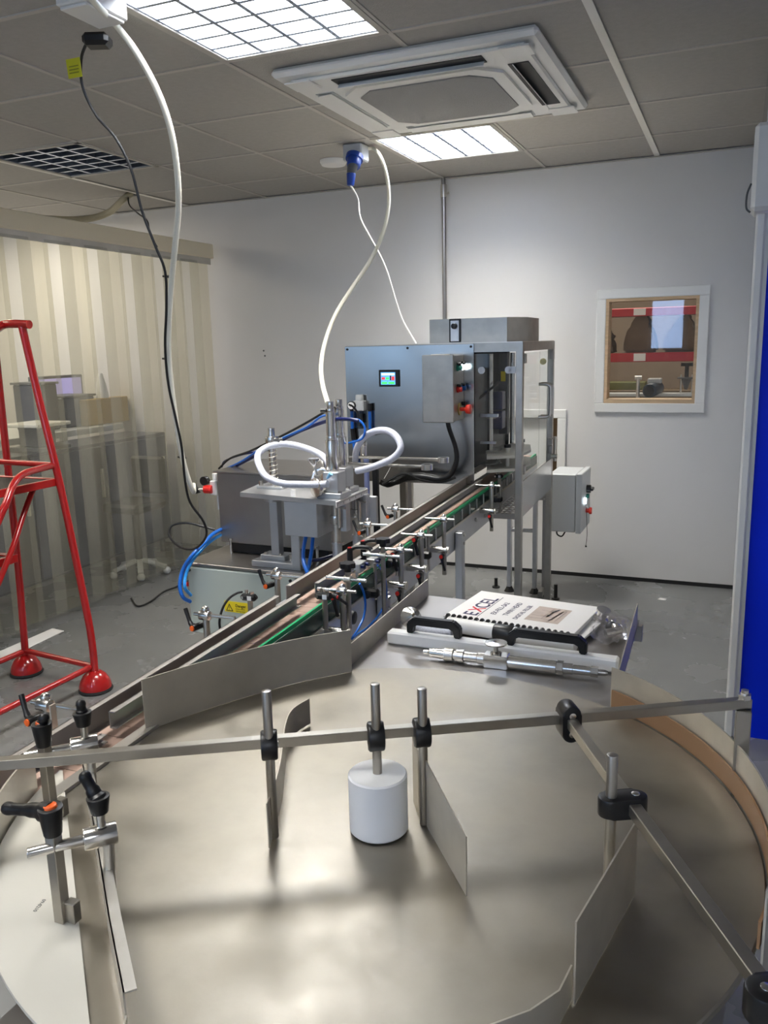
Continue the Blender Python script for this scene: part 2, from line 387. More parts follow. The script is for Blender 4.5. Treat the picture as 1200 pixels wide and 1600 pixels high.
# roller door housing, guide and blue curtain at the right
dr = struct(B().bx((0.070, 3.0, 0.0), (1.4, 3.012, 2.05)), 'door_1', DBLUE)
b = B(); b.bx((0.030, 2.975, 0.0), (0.060, 3.03, 1.99), 0.006).bx((0.060, 2.985, 0), (0.072, 3.022, 1.99)); b.build('door_guide', PVCW, dr)
b = B(); b.bx((0.012, 2.90, 1.775), (1.4, 3.06, 2.03), 0.012); b.build('door_housing', WHITE, dr)
b = B(); b.tube([(0.010, 2.93, 1.86), (0.0, 2.93, 1.83), (0.0, 2.93, 1.79), (0.012, 2.93, 1.775)], 0.003); b.build('door_housing_hook', GREYD, dr)

# ================================================================== CEILING FITTINGS
def lamp(x, y, lit, label, first=None):
    z = 2.35
    if first is not None: return copy_tree(first, Matrix.Translation((x, y, z)), label, 'recessed ceiling lamps')
    r = thing('ceiling_lamp', label, 'lamp', (x, y, z), 'recessed ceiling lamps')
    b = B(); h = 0.298
    for s in (-1, 1):
        b.bx((x+s*h, y-h, z-0.006), (x+s*(h-0.022), y+h, z+0.004), 0.001); b.bx((x-h, y+s*h, z-0.006), (x+h, y+s*(h-0.022), z+0.004), 0.001)
    b.build('frame', TBAR, r)
    b = B(); b.bx((x-h, y-h, z+0.10), (x+h, y+h, z+0.105)); i = h-0.02
    for s in (-1, 1):
        b.bx((x+s*i, y-i, z), (x+s*(i+0.004), y+i, z+0.1)); b.bx((x-i, y+s*i, z), (x+i, y+s*(i+0.004), z+0.1))
    b.build('reflector_tray', REFL, r)
    b = B(); n = 4; m = 6
    for k in range(n+1):
        xx = x-i+2*i*k/n
        b.prism([(-0.007, 0.0), (0.007, 0.0), (0.0015, 0.058), (-0.0015, 0.058)], -i, i, Matrix(((1,0,0,xx),(0,0,1,y),(0,1,0,z),(0,0,0,1))))
    for k in range(m+1):
        yy = y-i+2*i*k/m
        b.prism([(-0.007, 0.0), (0.007, 0.0), (0.001, 0.052), (-0.001, 0.052)], -i, i, Matrix(((0,0,1,x),(1,0,0,yy),(0,1,0,z+0.001),(0,0,0,1))))
    b.build('louvre', BLADE, r)
    tm = TUBE if lit else mat('unlit_tube', (0.75, 0.75, 0.7), 0.4)
    for k in range(n):
        xx = x-i+2*i*(k+0.5)/n
        B().cyl((xx, y-i+0.01, z+0.07), (xx, y+i-0.01, z+0.07), 0.011, seg=12).build('tube', tm, r)
    return r
def lamp_light(x, y, k):
    area('lamp_glow', (x, y, 2.447), 0.54, 0.54, LAMP_W*k, COOL if k != 0.5 else WARM, (0,0,-1), 2.35)
l1 = lamp(-1.35, 2.3, 1, 'large lit louvred ceiling lamp at the top of the picture, nearest lit one')
lamp(-1.35, 4.1, 1, 'lit louvred ceiling lamp just beyond the air conditioner, near the far wall', l1)
lamp(-1.35, 0.5, 1, 'lit louvred ceiling lamp above the turntable, outside the picture', l1)
lamp(-1.35, -1.3, 1, 'lit louvred ceiling lamp behind the camera, outside the picture', l1)
lamp(0.45, -1.3, 1, 'added louvred fill lamp behind the camera on the right, outside the picture', l1)  # added lamp, brightens the fence and machine front from behind the camera
for l in LAMPS:
    if l[2]: lamp_light(l[0], l[1], l[2])
l3 = lamp(-3.15, 3.5, 0, 'unlit dull louvred ceiling lamp at the left above the strip curtain')
lamp(-3.15, 1.7, 1, 'added warm louvred fill lamp outside the picture to the left', l1)  # added warm lamp out of view, lifts the left wall, curtain and steps

# cassette air conditioner
X, Y, Z = -1.085, 3.2, 2.35; h = 0.47
ac = thing('air_conditioner', 'white square cassette air conditioner with grey intake grille, set in the ceiling', 'air conditioner', (X, Y, Z))
b = B(); b.bx((X-h, Y-h, Z-0.030), (X+h, Y+h, Z+0.0), 0.012); b.bx((X-h+0.05, Y-h+0.05, Z-0.042), (X+h-0.05, Y+h-0.05, Z-0.028), 0.006)
b.build('housing', WHITE, ac)
g = 0.27; c = 0.07
poly = [(-g+c,-g),(g-c,-g),(g,-g+c),(g,g-c),(g-c,g),(-g+c,g),(-g,g-c),(-g,-g+c)]
B().prism([(x*1.1, y*1.1) for x, y in poly], Z-0.052, Z-0.04, Matrix.Translation((X, Y, 0))).build('grille_surround', WHITE, ac)
gr = B().prism([(x*0.93, y*0.93) for x, y in poly], Z-0.056, Z-0.05, Matrix.Translation((X, Y, 0))).build('intake_grille', mat('intake_mesh', (0.40, 0.40, 0.40), 0.7, bump=0.8, bump_scale=400), ac)
for k in range(4):
    M = Matrix.Translation((X, Y, 0)) @ Matrix.Rotation(k*PI/2, 4, 'Z')
    b = B(M); L = 0.27
    b.bx((-L, -0.395, Z-0.0445), (L, -0.325, Z-0.041)); sl = b.build('air_slot', DARK if k in (0, 1) else GREYL, ac)
    b = B(M); rt = Matrix.Rotation(0.9 if k in (0,1) else 0.05, 3, 'X')
    b.box((0, -0.36 if k > 1 else -0.345, Z-0.050), (2*L-0.01, 0.055 if k > 1 else 0.030, 0.003), rt)
    b.build('air_flap', WHITE, ac)
for sx, sy in ((-1,-1), (1,-1), (1,1), (-1,1)):
    B().box((X+sx*0.385, Y+sy*0.385, Z-0.0445), (0.10, 0.10, 0.006), None, 0.002).build('corner_cover', WHITE, ac)

# ceiling sockets
p = atz(145, 22, 2.30)
s1 = thing('ceiling_socket', 'white socket box on the ceiling at upper left with a black plug in it', 'socket', (p.x, p.y, 2.35))
R20 = Matrix.Rotation(0.0, 3, 'Z')
B().box((p.x, p.y, 2.325), (0.10, 0.17, 0.05), R20, 0.004).build('socket_box', WHITE, s1)
B().box((p.x, p.y, 2.296), (0.09, 0.15, 0.008), R20, 0.002).build('socket_face', PVCW, s1)
p = atz(556, 240, 2.31)
s2 = thing('ceiling_socket', 'grey socket box on the ceiling beside the far lamp, holding a blue round connector', 'socket', (p.x, p.y, 2.35))
B().box((p.x, p.y, 2.31), (0.10, 0.09, 0.078), None, 0.006).build('socket_box', GREYL, s2)
b = B(); b.cyl((p.x+0.015, p.y-0.05, 2.285), (p.x+0.02, p.y-0.075, 2.235), 0.035, 0.032, 24, 0.003).cyl((p.x+0.015, p.y-0.045, 2.29), (p.x+0.015, p.y-0.055, 2.27), 0.042, seg=24)
b.build('socket_outlet', mat('blue_connector', (0.01, 0.05, 0.32), 0.35), s2)
SOCK2 = p.copy()
pl = thing('blue_connector', 'blue and grey round plug hanging from the grey ceiling socket', 'plug', (p.x+0.008, p.y-0.08, 2.16))
B().cyl((p.x+0.018, p.y-0.075, 2.25), (p.x+0.010, p.y-0.082, 2.205), 0.026, 0.022, 20, 0.003).build('plug_body', GREYD, pl)
B().cyl((p.x+0.010, p.y-0.082, 2.205), (p.x+0.006, p.y-0.086, 2.15), 0.023, 0.017, 20, 0.003).build('plug_gland', MATS['blue_connector'], pl)
p = atz(521, 255, 2.335)
B().lathe((p.x, p.y, 2.35), [(0.07, 0), (0.07, -0.012), (0.062, -0.026), (0.03, -0.032)]).build('smoke_detector', WHITE, None, 'flat round white smoke detector on the ceiling left of the grey socket', 'smoke detector')

# conduit pipe on the far wall
p = aty(693, 284, YW-0.03); q = aty(698, 500, YW-0.03)
r = thing('wall_pipe', 'vertical grey metal pipe running down the far wall to behind the machine', 'pipe', (p.x, YW-0.03, 1.2))
B().cyl((p.x, YW-0.03, 2.345), (p.x, YW-0.03, 1.1), 0.013, seg=16).build('pipe', DSTEEL, r)
B().cyl((p.x, YW-0.03, 2.31), (p.x, YW-0.03, 2.24), 0.018, seg=16).cyl((p.x-0.006, YW-0.03, 2.262), (p.x+0.034, YW-0.03, 2.262), 0.007).build('pipe_clip', STEEL, r)
for px, py in ((412, 548), (414, 556)):
    q = aty(px, py, YW-0.001); B().cyl((q.x, YW-0.003, q.z), (q.x, YW, q.z), 0.006, seg=10).build('wall_plug', GREYD, None, 'small dark screw hole in the bare far wall, '+('upper' if py < 550 else 'lower')+' of a pair', 'screw')

# ================================================================== STRIP CURTAIN AND THE BAY BEHIND IT
CX = -3.25
cur = thing('strip_curtain', 'hazy clear PVC strip curtain hanging along the left side from a white beam', 'curtain', (CX, 3.0, 0))
b = B(); b.bx((CX-0.03, 0.6, 1.985), (CX+0.03, 4.80, 2.075), 0.004); b.build('header_beam', mat('cream_paint', (0.88, 0.79, 0.60), 0.4), cur)
b = B(); b.bx((CX+0.01, 0.6, 1.945), (CX+0.016, 4.78, 1.99)); b.build('clamp_plate', STEEL, cur)
k = 0; y = 0.8
while y < 4.62:
    off = 0.010 if k % 2 else 0.018
    g0 = []; sw = random.uniform(-0.008, 0.008); tw = random.uniform(-0.012, 0.012)
    wd = 0.20
    for zi in range(9):
        z = 1.96 - (1.96-0.035-random.uniform(0, .004))*zi/8; row = []
        for j in range(7):
            u = j/6-0.5; f = zi/8
            row.append((CX+off-(0.025 if k % 2 else 0)+0.006*(u*u*4-0.5)*(1 if k % 2 else -1)+tw*0.5*u*2*f+sw*f*f, y+wd*(u+0.5), z))
        g0.append(row)
    B().sheet(g0).build('strip', STRIPY if k % 2 else STRIP, cur); k += 1; y += 0.14

# beam, hose and conduit above the curtain
pts = [atz(-30, 333, 2.2), atz(60, 341, 2.2), atz(130, 343, 2.21), atz(170, 332, 2.25), atz(192, 312, 2.30), atz(204, 303, 2.345)]
B().tube(pts, 0.020, 14).build('corrugated_conduit', mat('beige_conduit', (0.42, 0.38, 0.27), 0.5, bump=0.4, bump_scale=200), None, 'thick beige flexible conduit sagging from the ceiling above the strip curtain', 'conduit')
p = atz(205, 304, 2.345)
B().box((p.x, p.y, 2.343), (0.06, 0.05, 0.012), None, 0.003).build('conduit_plate', GREYD, None, 'small dark ceiling plate where the beige conduit ends', 'ceiling plate')
def atx(px, py, x): d = ray(px, py); return CAM + d*(x/d.x)
DX = -4.1                                   # plane of the things behind the curtain
def bayrect(px0, py0, px1, py1, X=DX):
    a = atx(px0, (py0+py1)/2, X); c = atx(px1, (py0+py1)/2, X); u = atx((px0+px1)/2, py0, X); v = atx((px0+px1)/2, py1, X)
    return a.y, c.y, v.z, u.z
y0, y1, z0, z1 = bayrect(60, 655, 270, 712)
DXB = DX; DX = DX-0.35
bench = thing('workbench', 'grey workbench behind the strip curtain carrying a monitor and a carton', 'bench', (DX-0.2, 3.6, 0))
B().bx((DX-0.45, 2.2, 0.86), (DX+0.45, 4.7, 0.90), 0.003).build('bench_top', GREYL, bench)
for yy in (2.25, 3.4, 4.6):
    for xx in (DX-0.42, DX-0.02): B().bx((xx-0.02, yy-0.02, 0.0), (xx+0.02, yy+0.02, 0.86)).build('leg', GREYL, bench)
B().bx((DX-0.4, 2.3, 0.18), (DX-0.02, 4.55, 0.22)).build('lower_shelf', GREYD, bench); DX = DXB
y0, y1, z0, z1 = bayrect(106, 586, 182, 645)
mon = thing('monitor', 'lilac lit monitor on the workbench behind the strip curtain', 'monitor', (DX-0.3, (y0+y1)/2, 0.9)); DX -= 0.2
B().bx((DX-0.14, y0, z0), (DX-0.10, y1, z1), 0.004).build('monitor_body', GREYD, mon)
B().bx((DX-0.102, y0+0.02, z0+0.02), (DX-0.097, y1-0.02, z1-0.02)).build('monitor_screen', mat('lilac_screen', (0.36, 0.32, 0.62), 0.3, emit=0.6), mon)
B().bx((DX-0.135, (y0+y1)/2-0.03, 0.9), (DX-0.115, (y0+y1)/2+0.03, z0+0.02)).bx((DX-0.2, (y0+y1)/2-0.1, 0.9), (DX-0.06, (y0+y1)/2+0.1, 0.912)).build('monitor_stand', GREYD, mon); DX += 0.2
y0, y1, z0, z1 = bayrect(140, 665, 205, 745)
B().bx((DX-0.08, y0, 0.901), (DX+0.01, y1, 1.08), 0.004).build('carton', mat('carton', (0.50, 0.36, 0.16), 0.6), None, 'brown carton on the bench behind the curtain, under the white funnel', 'carton')
ym = (y0+y1)/2
B().lathe((DX-0.035, ym, 1.081), [(0.045, 0), (0.045, 0.01), (0.035, 0.09), (0.015, 0.17)], seg=24).build('funnel', WHITE, None, 'white cone shaped funnel standing on the brown carton behind the curtain', 'funnel')
y0, y1, z0, z1 = bayrect(58, 655, 135, 700)
for i, (ya, yb, hh, lab) in enumerate(((2.35, 2.75, 0.16, 'dark bin on the bench behind the curtain, left of the monitor'), (4.12, 4.26, 0.30, 'tall dark box on the bench behind the curtain, right of the carton'), (4.32, 4.6, 0.20, 'dark box at the far end of the bench behind the curtain'))):
    bb = thing('storage_bin', lab, 'bin', (DX-0.2, (ya+yb)/2, 0.9), 'bins behind the curtain')
    B().bx((DX-0.3, ya, 0.90), (DX-0.05, yb, 0.90+hh), 0.008).build('bin_body', mat('slate_plastic', (0.07, 0.08, 0.11), 0.4), bb)
    B().bx((DX-0.31, ya-0.01, 0.90+hh), (DX-0.04, yb+0.01, 0.915+hh), 0.003).build('bin_rim', GREYD, bb)
cab = thing('base_cabinet', 'wide stainless cabinet standing on the floor behind the strip curtain', 'cabinet', (-3.8, 3.5, 0))
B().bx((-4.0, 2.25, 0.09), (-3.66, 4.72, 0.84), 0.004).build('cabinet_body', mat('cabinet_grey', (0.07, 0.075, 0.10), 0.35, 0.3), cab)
for ya, yb in [(2.27+0.61*i_, 2.86+0.61*i_) for i_ in range(4)]:
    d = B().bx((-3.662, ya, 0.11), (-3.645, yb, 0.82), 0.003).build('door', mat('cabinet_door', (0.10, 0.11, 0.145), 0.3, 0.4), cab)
    B().bx((-3.646, yb-0.05, 0.5), (-3.63, yb-0.035, 0.68)).build('handle', STEEL, d)
for ya in (2.3, 4.65):
    for xx in (-3.95, -3.70): B().cyl((xx, ya, 0), (xx, ya, 0.09), 0.02, 0.02).build('foot', BLK, cab)
tub = thing('white_tub', 'tall white box standing on the floor behind the curtain at the left edge', 'box', (-3.5, 2.75, 0))
B().bx((-3.61, 2.35, 0.0), (-3.34, 2.85, 0.50), 0.01).build('tub_body', WHITE, tub)
B().bx((-3.62, 2.33, 0.50), (-3.33, 2.87, 0.53), 0.006).build('tub_lid', PVCW, tub)
mach = thing('packing_tool', 'dark bench machine with a white top, behind the curtain on the cabinet', 'machine', (-3.8, 3.75, 0.84))
B().bx((-3.93, 3.60, 0.84), (-3.68, 3.62+0.22, 0.86)).bx((-3.88, 3.64, 0.86), (-3.73, 3.78, 0.98), 0.005).build('machine_body', GREYD, mach)
B().bx((-3.94, 3.58, 0.98), (-3.66, 3.84, 1.0), 0.004).build('machine_top', WHITE, mach)
ch = thing('office_chair', 'dark chair on a grey star base poking out under the strip curtain', 'chair', (-3.44, 4.08, 0))
cx, cy = -3.44, 4.08
for k in range(5):
    a = k*2*PI/5+0.4
    B().bar((cx, cy, 0.10), (cx+0.17*math.cos(a), cy+0.17*math.sin(a), 0.05), 0.035, 0.02, 0.004).sph((cx+0.17*math.cos(a), cy+0.17*math.sin(a), 0.025), 0.025).build('leg', GREYL, ch)
B().cyl((cx, cy, 0.08), (cx, cy, 0.42), 0.022).build('column', GREYD, ch)
B().box((cx, cy, 0.45), (0.28, 0.30, 0.06), None, 0.02).build('seat', BLKM, ch)
B().box((cx+0.0, cy+0.16, 0.62), (0.26, 0.04, 0.24), None, 0.015).build('backrest', BLKM, ch)
B().tube([atz(205, 935, 0.006), atz(215, 947, 0.006), atz(235, 940, 0.006), atz(255, 925, 0.006), atz(275, 917, 0.006), atz(300, 905, 0.006)], 0.005).build('floor_cable', BLKM, None, 'thin black cable lying on the floor from the curtain to the grey cabinet', 'cable')
b = B(); P = [atz(60, 1010, 0.004), atz(78, 984, 0.004), atz(100, 985, 0.004), atz(30, 1022, 0.004), atz(-20, 1035, 0.004), atz(-20, 1020, 0.004)]
B().prism([(v.x, v.y) for v in [atz(-30,1050,0), atz(100,987,0), atz(82,983,0), atz(-30,1032,0)]], 0.002, 0.005).build('paper_sheet', PAPER, None, 'white sheet lying flat on the floor under the curtain at the left', 'paper')
p = atz(1034, 936, 0.003)
B().prism([(-0.02,-0.012),(0.018,-0.015),(0.024,0.008),(-0.01,0.016)], 0.001, 0.004, Matrix.Translation((p.x, p.y, 0))).build('paper_scrap', PAPER, None, 'small white scrap of paper on the bare floor near the far wall', 'paper')

# ================================================================== ROOM BEYOND THE HATCH, SEEN THROUGH window_1
def aw(px, py, y): return aty(px, py, y)
RY = 5.75
rk = thing('pallet_rack', 'red beamed storage rack seen through the far wall window', 'rack', (-0.5, RY, 0))
for (pyt, pyb) in ((483, 491), (552, 564)):
    a = aw(955, pyt, RY); c = aw(1090, pyb, RY)
    bm_ = B().bx((-1.7, RY-0.025, c.z), (0.6, RY+0.025, a.z), 0.003).build('beam', mat('rack_red', (0.50, 0.02, 0.03), 0.4), rk)
    la = aw(991, pyt+1, RY); B().bx((la.x, RY-0.03, c.z+0.006), (la.x+0.075, RY-0.026, a.z-0.004)).build('beam_label', PAPER, bm_)
for xx in (-1.7, 0.6): B().bx((xx-0.04, RY-0.03, 0), (xx+0.04, RY+0.04, 2.35)).build('upright', GREYD, rk)
a = aw(1000, 552, RY)
B().bx((-1.7, RY+0.025, a.z-0.03), (0.6, RY+0.75, a.z-0.008)).build('shelf', mat('chipboard', (0.30, 0.22, 0.14), 0.6), rk)
a2 = aw(1000, 483, RY)
B().bx((-1.7, RY+0.025, a2.z-0.03), (0.6, RY+0.75, a2.z-0.008)).build('shelf', MATS['chipboard'], rk)
sack = mat('brown_sack', (0.16, 0.105, 0.065), 0.7, noise_amt=0.2)
sz = aw(1000, 550, RY).z-0.008
for i, (px, wd, hh, lab) in enumerate(((952, 0.09, 0.15, 'brown sack on the rack seen at the left edge of the window'), (1003, 0.21, 0.28, 'largest brown sack on the rack, centre of the window'), (1068, 0.24, 0.25, 'brown sack on the rack seen at the right side of the window'))):
    q = aw(px, 540, RY+0.2)
    b = B(); sh = [(-.5,0),(-.52,.12),(-.46,.42),(-.36,.60),(-.20,.68),(-.10,.80),(-.08,1.0),(.16,1.0),(.18,.72),(.30,.62),(.42,.40),(.50,.14),(.48,0)]
    b.prism([(x_*wd, z_*hh) for x_, z_ in sh], 0, 0.22, Matrix(((1,0,0,q.x),(0,0,1,RY+0.06),(0,1,0,sz+0.002),(0,0,0,1))))
    bmesh.ops.bevel(b.bm, geom=list(b.bm.edges), offset=0.015, segments=2, affect='EDGES')
    b.build('sack', sack, None, lab, 'sack', 'sacks beyond the window')
# second packing line in the next room
MY = 5.35
a = aw(950, 600, MY); c = aw(1088, 625, MY)
ln = thing('roller_line', 'pale conveyor line low down beyond the far wall window', 'conveyor', (-0.5, MY, 0))
zt = aw(1010, 614, MY).z
B().bx((-1.3, MY-0.04, zt-0.02), (0.5, MY+0.06, zt), 0.004).bx((-1.3, MY-0.04, zt-0.11), (0.5, MY-0.02, zt-0.07)).build('line_bed', GREYL, ln)
for xx in (-1.2, -0.5, 0.4): B().bx((xx-0.02, MY-0.02, 0), (xx+0.02, MY+0.02, zt-0.02)).build('leg', GREYD, ln)
q = aw(1016, 610, MY-0.08)
mo = thing('drive_motor', 'dark blue round electric motor on the line beyond the window', 'motor', (q.x, MY-0.08, zt))
B().cyl((q.x, MY-0.14, q.z), (q.x+0.03, MY+0.04, q.z+0.01), 0.042, seg=28, bev=0.006).build('motor_body', mat('motor_blue', (0.03, 0.05, 0.08), 0.35), mo)
B().cyl((q.x, MY-0.15, q.z), (q.x, MY-0.138, q.z), 0.03, seg=24).build('fan_cowl', BLK, mo)
B().box((q.x+0.02, MY-0.03, q.z+0.055), (0.08, 0.07, 0.03), None, 0.004).build('terminal_box', GREYL, mo)
q = aw(996, 600, MY-0.1)
B().cyl((q.x, MY-0.06, zt-0.08), (q.x, MY-0.06, q.z+0.04), 0.011).cyl((q.x-0.02, MY-0.06, q.z+0.035), (q.x+0.02, MY-0.06, q.z+0.035), 0.012).build('guide_post', STEEL, None, 'short steel post left of the motor beyond the window', 'post')
q = aw(1072, 590, MY-0.04)
gl = thing('filler_head', 'small clear hopper with a black hand knob at the right of the window', 'machine', (q.x, MY, zt))
for dx in (-0.03, 0.035): B().cyl((q.x+dx, MY, zt-0.02), (q.x+dx, MY, zt+0.11), 0.006).build('leg', STEEL, gl)
B().box((q.x, MY, zt+0.09), (0.10, 0.08, 0.008), None).cyl((q.x, MY, zt+0.09), (q.x, MY, zt+0.02), 0.03, 0.008).build('hopper', GREYD, gl)
B().cyl((q.x, MY, zt+0.09), (q.x, MY, zt+0.17), 0.012).cyl((q.x, MY, zt+0.16), (q.x, MY, zt+0.18), 0.035).build('hand_knob', BLK, gl)
q = aw(978, 603, MY+0.2)
B().box((q.x, MY+0.25, q.z), (0.24, 0.12, 0.05), None, 0.004).build('green_crate', mat('olive_plastic', (0.16, 0.17, 0.05), 0.5), None, 'olive green crate behind the post beyond the window', 'crate')
B().bx((-1.4, MY+0.15, 0), (0.55, MY+0.36, q.z-0.025), 0.004).build('back_table', mat('brown_board', (0.22, 0.16, 0.10), 0.6), None, 'long brown table behind the line beyond the window', 'table')

# ================================================================== ROTARY TABLE (foreground)
TZ = 0.77; TC = V((-0.43, 0.963)); TR = 0.4955
def pol(a, r): a = math.radians(a); return (TC.x+r*math.cos(a), TC.y+r*math.sin(a))
rt = thing('rotary_table', 'big round brushed steel rotary accumulation table filling the foreground', 'table', (TC.x, TC.y, 0))
b = B(); b.lathe((TC.x, TC.y, TZ-0.012), [(TR-0.002, 0), (TR, 0.003), (TR, 0.010), (TR-0.002, 0.012)], seg=128)
b.build('turntable_disc', TURN, rt)
B().lathe((TC.x, TC.y, 0.60), [(0.44, 0), (0.46, 0.01), (0.46, 0.155)], seg=96).build('drum', DSTEEL, rt)
b = B()
for s in (-1, 1):
    b.bx((TC.x-0.36, TC.y+s*0.34-0.02, 0.56), (TC.x+0.36, TC.y+s*0.34+0.02, 0.60)).bx((TC.x+s*0.34-0.02, TC.y-0.34, 0.56), (TC.x+s*0.34+0.02, TC.y+0.34, 0.599))
b.build('base_frame', DSTEEL, rt)
for sx in (-1, 1):
    for sy in (-1, 1):
        L = B().bx((TC.x+sx*0.34-0.02, TC.y+sy*0.34-0.02, 0.03), (TC.x+sx*0.34+0.02, TC.y+sy*0.34+0.02, 0.56), 0.002).build('leg', DSTEEL, rt)
        B().cyl((TC.x+sx*0.34, TC.y+sy*0.34, 0.0), (TC.x+sx*0.34, TC.y+sy*0.34, 0.03), 0.03, 0.015).build('levelling_foot', BLK, L)
# guard fences
fp = [pol(a, 0.503) for a in [59-k*(59+14)/30 for k in range(31)]]
f = B().wall(fp, TZ-0.06, TZ+0.072, 0.0025).build('right_fence', FENCE, rt)
B().wall([pol(a, 0.4985) for a in [58.4-k*(58.4+14)/30 for k in range(31)]], TZ+0.001, TZ+0.033, 0.003).build('tan_liner', TAN, f)
f['label'] = 'curved steel fence with a tan liner'
fp = [pol(a, 0.503) for a in [197+k*2 for k in range(13)]]
B().wall(fp, TZ-0.06, TZ+0.062, 0.0025).build('left_fence', FENCE, rt)
q = [V((-0.886, 1.03)), V((-0.842, 1.13)), V((-0.789, 1.225)), V((-0.732, 1.31)), V((-0.666, 1.382))]
fp = []
for i in range(4):
    p0 = q[max(i-1,0)]; p1 = q[i]; p2 = q[i+1]; p3 = q[min(i+2,4)]
    for k in range(5):
        t = k/5; fp.append(0.5*((2*p1)+(p2-p0)*t+(2*p0-5*p1+4*p2-p3)*t*t+(3*p1-p0-3*p2+p3)*t**3))
fp.append(q[4])
B().wall(fp, TZ+0.001, [TZ+0.093-0.006*i/20 for i in range(21)], 0.002).build('rear_fence', FENCE, rt, kind=None)
# fixed white deck over the left rim, lying just above the disc
A = V((-0.89, 0.847)); Bq = V((-0.536, 0.509)); d = (Bq-A).normalized(); A2 = A-d*0.035; B2 = Bq+d*0.05
aa = math.degrees(math.atan2(A2.y-TC.y, A2.x-TC.x)) % 360; bb = math.degrees(math.atan2(B2.y-TC.y, B2.x-TC.x)) % 360
poly = [tuple(A2)] + [pol(aa+(bb-aa)*k/24, 0.499) for k in range(25)] + [tuple(B2)]
wd = B().prism(poly, TZ+0.0005, TZ+0.005).build('fixed_deck', HDPE, rt); wd['label'] = 'white plastic fixed deck'
p = atz(64, 1411, TZ+0.005)
text('deck_stamp', '09-0210', 0.0065, frame_from((p.x-0.003, p.y+0.006, TZ+0.0052), (0.25, -0.97, 0), (0.97, 0.25, 0)), GREYD, rt, 0.0001)
# transfer strip between belt and disc
b = B(CF); b.bx((-0.858, 0.80, 0.768), (-0.836, 1.085, 0.776)); b.build('transfer_plate', STEEL, rt)

# ---- overhead bar with its post
ba = atz(-60, 1198, 0.90); bb_ = atz(1163, 1098, 0.90)
ob = thing('overhead_bar', 'long square steel bar crossing the whole turntable, bolted to a post at right', 'bar', (bb_.x, bb_.y, 0.60))
b = B(); b.bar(ba, bb_+(bb_-ba).normalized()*0.008, 0.0135, 0.0135, 0.0008); b.build('cross_bar', BARS, ob)
b = B(); b.bx((bb_.x-0.010, bb_.y-0.0145, 0.62), (bb_.x+0.010, bb_.y+0.0145, 0.8925), 0.001); b.build('post', BARS, ob)
b = B(); b.bx((ba.x-0.010, ba.y-0.0145, 0.62), (ba.x+0.010, ba.y+0.0145, 0.8925), 0.001); b.build('post', BARS, ob)
b = B(); b.cyl((bb_.x, bb_.y, 0.906), (bb_.x, bb_.y, 0.913), 0.009, seg=6).cyl((bb_.x, bb_.y, 0.913), (bb_.x, bb_.y, 0.919), 0.005, seg=12); b.build('bolt', CHROME, ob)
bdir = (bb_-ba).normalized(); bn = V((bdir.y, -bdir.x, 0))   # bn points towards the camera side
def barpt(px):                                # where the bar crosses a column of the picture
    lo, hi = 0, (bb_-ba).length
    for _ in range(40):
        m = (lo+hi)/2; P = ba+bdir*m-CAM; x = 600+FPX*P.dot(_r2)/P.dot(_f)
        if x < px: lo = m
        else: hi = m
    return ba+bdir*lo
def clamp_block(c, along, across, up, L, W, H, par, bolts=True, kids=None):
    """black plastic cross clamp: rounded block, L along 'across'"""
    along = V(along).normalized(); across = V(across).normalized(); up = V(up).normalized()
    R = Matrix((along, across, up)).transposed()
    M = Matrix.Translation(V(c)) @ R.to_4x4()
    n = 12; pts = []
    r = W/2
    for k in range(n+1): a = -PI/2+PI*k/n; pts.append((L/2-r+r*math.cos(a), r*math.sin(a)))
    for k in range(n+1): a = PI/2+PI*k/n; pts.append((-L/2+r+r*math.cos(a), r*math.sin(a)))
    b = B(); b.prism([(y, x) for x, y in pts][::-1], -H/2, H/2, M)
    es = [e for e in b.bm.edges if abs((M.inverted() @ e.verts[0].co).z-(M.inverted() @ e.verts[1].co).z) < 1e-5]
    bmesh.ops.bevel(b.bm, geom=es, offset=0.0025, segments=2, affect='EDGES', profile=0.5)
    k = b.build('clamp_block', BLK, par)
    if bolts:
        for s in (-1, 1):
            p0 = M @ V((0, s*(L/2-r), H/2-0.001)); p1 = M @ V((0, s*(L/2-r), H/2+0.0015))
            B().cyl(p0, p1, 0.0048, seg=14, bev=0.0006).build('clamp_screw', CHROME, k)
def hang_rod(px, top, bot, name, label, bl=True):
    c = barpt(px) + bn*0.0165
    zt = aty(px, top, c.y).z
    t = thing(name, label, 'rod', (c.x, c.y, bot))
    B().cyl((c.x, c.y, bot), (c.x, c.y, zt), 0.0061, seg=24, bev=0.0008).build('rod', BARS, t)
    m = barpt(px)+bn*0.009
    clamp_block((m.x, m.y, 0.90), (0,0,1), bn, bdir, 0.040, 0.038, 0.021, t)
    return t, c
t1, c1 = hang_rod(421, 1080, TZ+0.004, 'guide_paddle', 'steel rod hanging at the left of the overhead bar with a thin curved guide plate')
P1 = [V((-0.517, 0.812)), V((-0.532, 0.852)), V((-0.556, 0.91)), V((-0.59, 0.98)), V((-0.625, 1.05)), V((-0.640, 1.10)), V((-0.634, 1.146))]
zt = aty(483, 1091, 1.146).z
def crv(q, n=5):
    o = []
    for i in range(len(q)-1):
        p0 = q[max(i-1,0)]; p1 = q[i]; p2 = q[i+1]; p3 = q[min(i+2,len(q)-1)]
        for k in range(n):
            t = k/n; o.append(tuple(0.5*((2*p1)+(p2-p0)*t+(2*p0-5*p1+4*p2-p3)*t*t+(3*p1-p0-3*p2+p3)*t**3)))
    return o+[tuple(q[-1])]
pc = crv(P1); B().wall(pc, TZ+0.004, [TZ+0.066+(zt-TZ-0.066)*min(1, i/20) for i in range(len(pc))], 0.0016).build('guide_plate', FENCE, t1)
